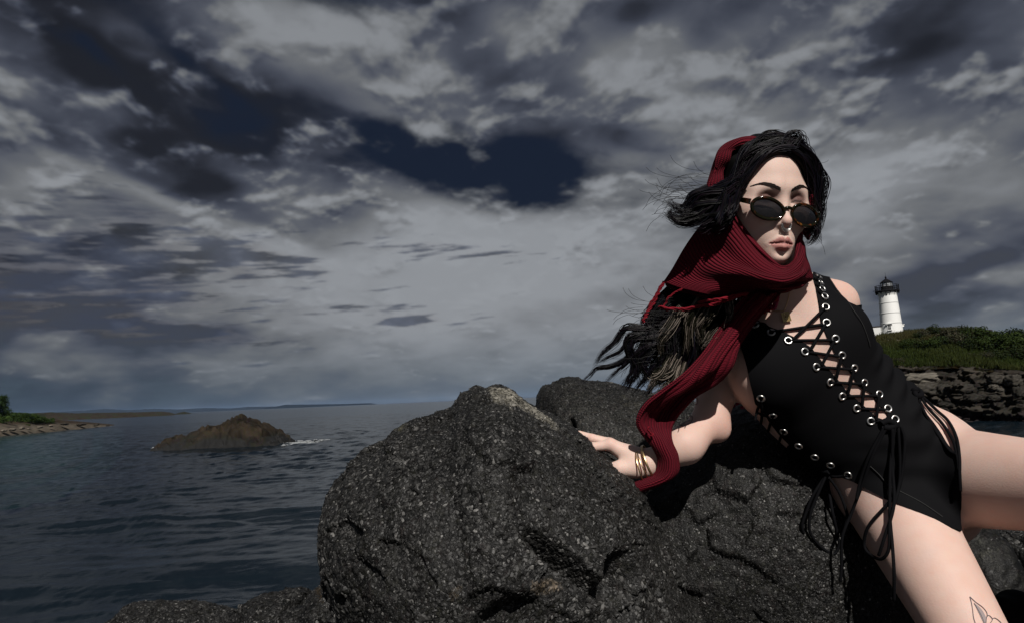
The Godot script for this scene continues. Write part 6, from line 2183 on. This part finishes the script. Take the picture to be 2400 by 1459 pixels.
	for q in [[[1592, 994], [1604, 982], [1618, 974], [1623, 976], [1620, 988], [1606, 994], [1592, 996]], [[1598, 992], [1608, 986], [1618, 984]]]: tattoo(q, 0.0006, ink2, person)
	var ink3 := mat("red tattoo ink", Color(0.22, 0.07, 0.06), 0.6)
	tattoo([[1628, 934], [1632, 932], [1635, 938], [1633, 946], [1627, 944], [1629, 936]], 0.0006, ink3, person)
	# her left foot's dark shoe, at the frame's corner
	var shoe := Shape.new()
	var sole := P(2400, 1440, 1.30)
	nets(func(p: Vector3) -> float:
		return smin(smin(cone(p, P(2455, 1475, 1.31), P(2385, 1432, 1.285), 0.040, 0.036), cone(p, P(2385, 1432, 1.285), P(2352, 1428, 1.25), 0.034, 0.024), 0.02), cone(p, P(2452, 1440, 1.33), P(2440, 1500, 1.31), 0.040, 0.044), 0.02), sole - Vector3(0.12, 0.13, 0.12), sole + Vector3(0.16, 0.12, 0.14), 0.007, nothing, shoe)
	to_world(shoe, cam_xf)
	obj("shoe", shoe, mat("black shoe", Color(0.005, 0.005, 0.007), 0.9, 0.0, 0.15), person)

func tattoo(list: Array, half: float, m: Material, person: Node3D) -> void:      # a line of ink on the skin
	var flat := PackedVector3Array()
	for q in list: flat.append(Vector3(q[0], q[1], 0))
	flat = curve(flat, 5)
	var s := Shape.new()
	for k in flat.size():
		var t := (flat[mini(k + 1, flat.size() - 1)] - flat[maxi(k - 1, 0)]).normalized()
		var side := Vector3(-t.y, t.x, 0) * half / (1.2 / FOCAL)
		var a := ray_to(flat[k].x + side.x, flat[k].y + side.y, 0.0007)
		var b := ray_to(flat[k].x - side.x, flat[k].y - side.y, 0.0007)
		s.add(a if a != Vector3.INF else P(flat[k].x, flat[k].y, 1.3)); s.add(b if b != Vector3.INF else P(flat[k].x, flat[k].y, 1.3))
	for k in flat.size() - 1: s.quad(k * 2, k * 2 + 1, k * 2 + 3, k * 2 + 2)
	to_world(s, cam_xf)
	obj("tattoo", s, m, person)

func make_sunglasses() -> void:
	var xf := head_xf * Transform3D(Basis(Vector3.BACK, deg_to_rad(-6.5)) * Basis(Vector3.RIGHT, deg_to_rad(6.0)), Vector3(0.002, -0.0360, 0.0940))
	var t := thing("sunglasses", "oval dark tortoiseshell sunglasses worn low on her nose", "sunglasses", cam_xf * xf.origin)
	var shell := tinted("tortoiseshell", 0.12, 0.5)
	var lensm := mat("dark lens", Color(0.010, 0.010, 0.012), 0.04, 0.0, 0.5)
	lensm.transparency = BaseMaterial3D.TRANSPARENCY_ALPHA
	lensm.albedo_color.a = 0.975
	var A := 0.0290
	var B := 0.0180
	var wrap := func(x: float) -> float: return -x * x * 2.6
	var frame := Shape.new()
	frame.use_c = true
	for sd in [-1.0, 1.0]:
		var pts := PackedVector3Array()
		for k in 49:
			var a := TAU * k / 48.0
			var x: float = sd * 0.0365 + cos(a) * A
			pts.append(Vector3(x, sin(a) * B * (1.0 - 0.10 * cos(a)) - (x - sd * 0.0365) * 0.10, wrap.call(x)))
		frame.tube(pts, even(0.0030, 49), 10, Color.WHITE, false, 1.15)
		var lens := Shape.new()
		for j in 9:
			for k in 40:
				var a := TAU * k / 40.0
				var x: float = sd * 0.0365 + cos(a) * A * j / 8.0
				lens.add(Vector3(x, sin(a) * B * (1.0 - 0.10 * cos(a)) * j / 8.0 - (x - sd * 0.0365) * 0.10, wrap.call(x) + 0.0026 * (1.0 - j * j / 64.0)))
		lens.grid(0, 9, 40, true)
		lens.smooth()
		to_world(lens, cam_xf * xf)
		obj("lens", lens, lensm, t)
	var bridge := curve(PackedVector3Array([Vector3(-0.0085, 0.004, -0.0005), Vector3(-0.004, 0.0075, 0.001), Vector3(0.004, 0.0075, 0.001), Vector3(0.0085, 0.004, -0.0005)]), 5)
	frame.tube(bridge, even(0.0031, bridge.size()), 8)
	for sd in [-1.0, 1.0]:
		var pad := PackedVector3Array([Vector3(sd * 0.0105, -0.003, -0.002), Vector3(sd * 0.0115, -0.009, -0.006), Vector3(sd * 0.0125, -0.013, -0.007)])
		frame.tube(pad, PackedFloat32Array([0.0022, 0.0026, 0.0015]), 6)
	speckle(frame)
	to_world(frame, cam_xf * xf)
	obj("frame", frame, shell, t)
	for sd in [-1.0, 1.0]:
		var arm := Shape.new()
		arm.use_c = true
		var path := curve(PackedVector3Array([Vector3(sd * 0.0690, 0.008, -0.0125), Vector3(sd * 0.0745, 0.009, -0.020), Vector3(sd * 0.0770, 0.012, -0.045), Vector3(sd * 0.0790, 0.018, -0.085), Vector3(sd * 0.080, 0.015, -0.115)]), 6)
		for k in path.size() - 1:
			var a := path[k]; var b := path[k + 1]
			var z := (b - a).normalized()
			var x := Vector3.UP.cross(z).normalized()
			arm.box((a + b) * 0.5, Vector3(0.0030, 0.0105 - 0.00016 * k, (b - a).length() + 0.0008), Basis(x, z.cross(x), z))
		speckle(arm)
		to_world(arm, cam_xf * xf)
		obj("temple", arm, shell, t)

func speckle(s: Shape) -> void:
	for k in s.v.size():
		var n := noise_a.get_noise_3dv(s.v[k] * 3200.0) + 0.5 * noise_fine.get_noise_3dv(s.v[k] * 5200.0)
		s.c[k] = Color(0.006, 0.004, 0.0035).lerp(Color(0.055, 0.012, 0.004), smoothstep(0.20, 0.46, n)).lerp(Color(0.20, 0.08, 0.015), smoothstep(0.50, 0.70, n))
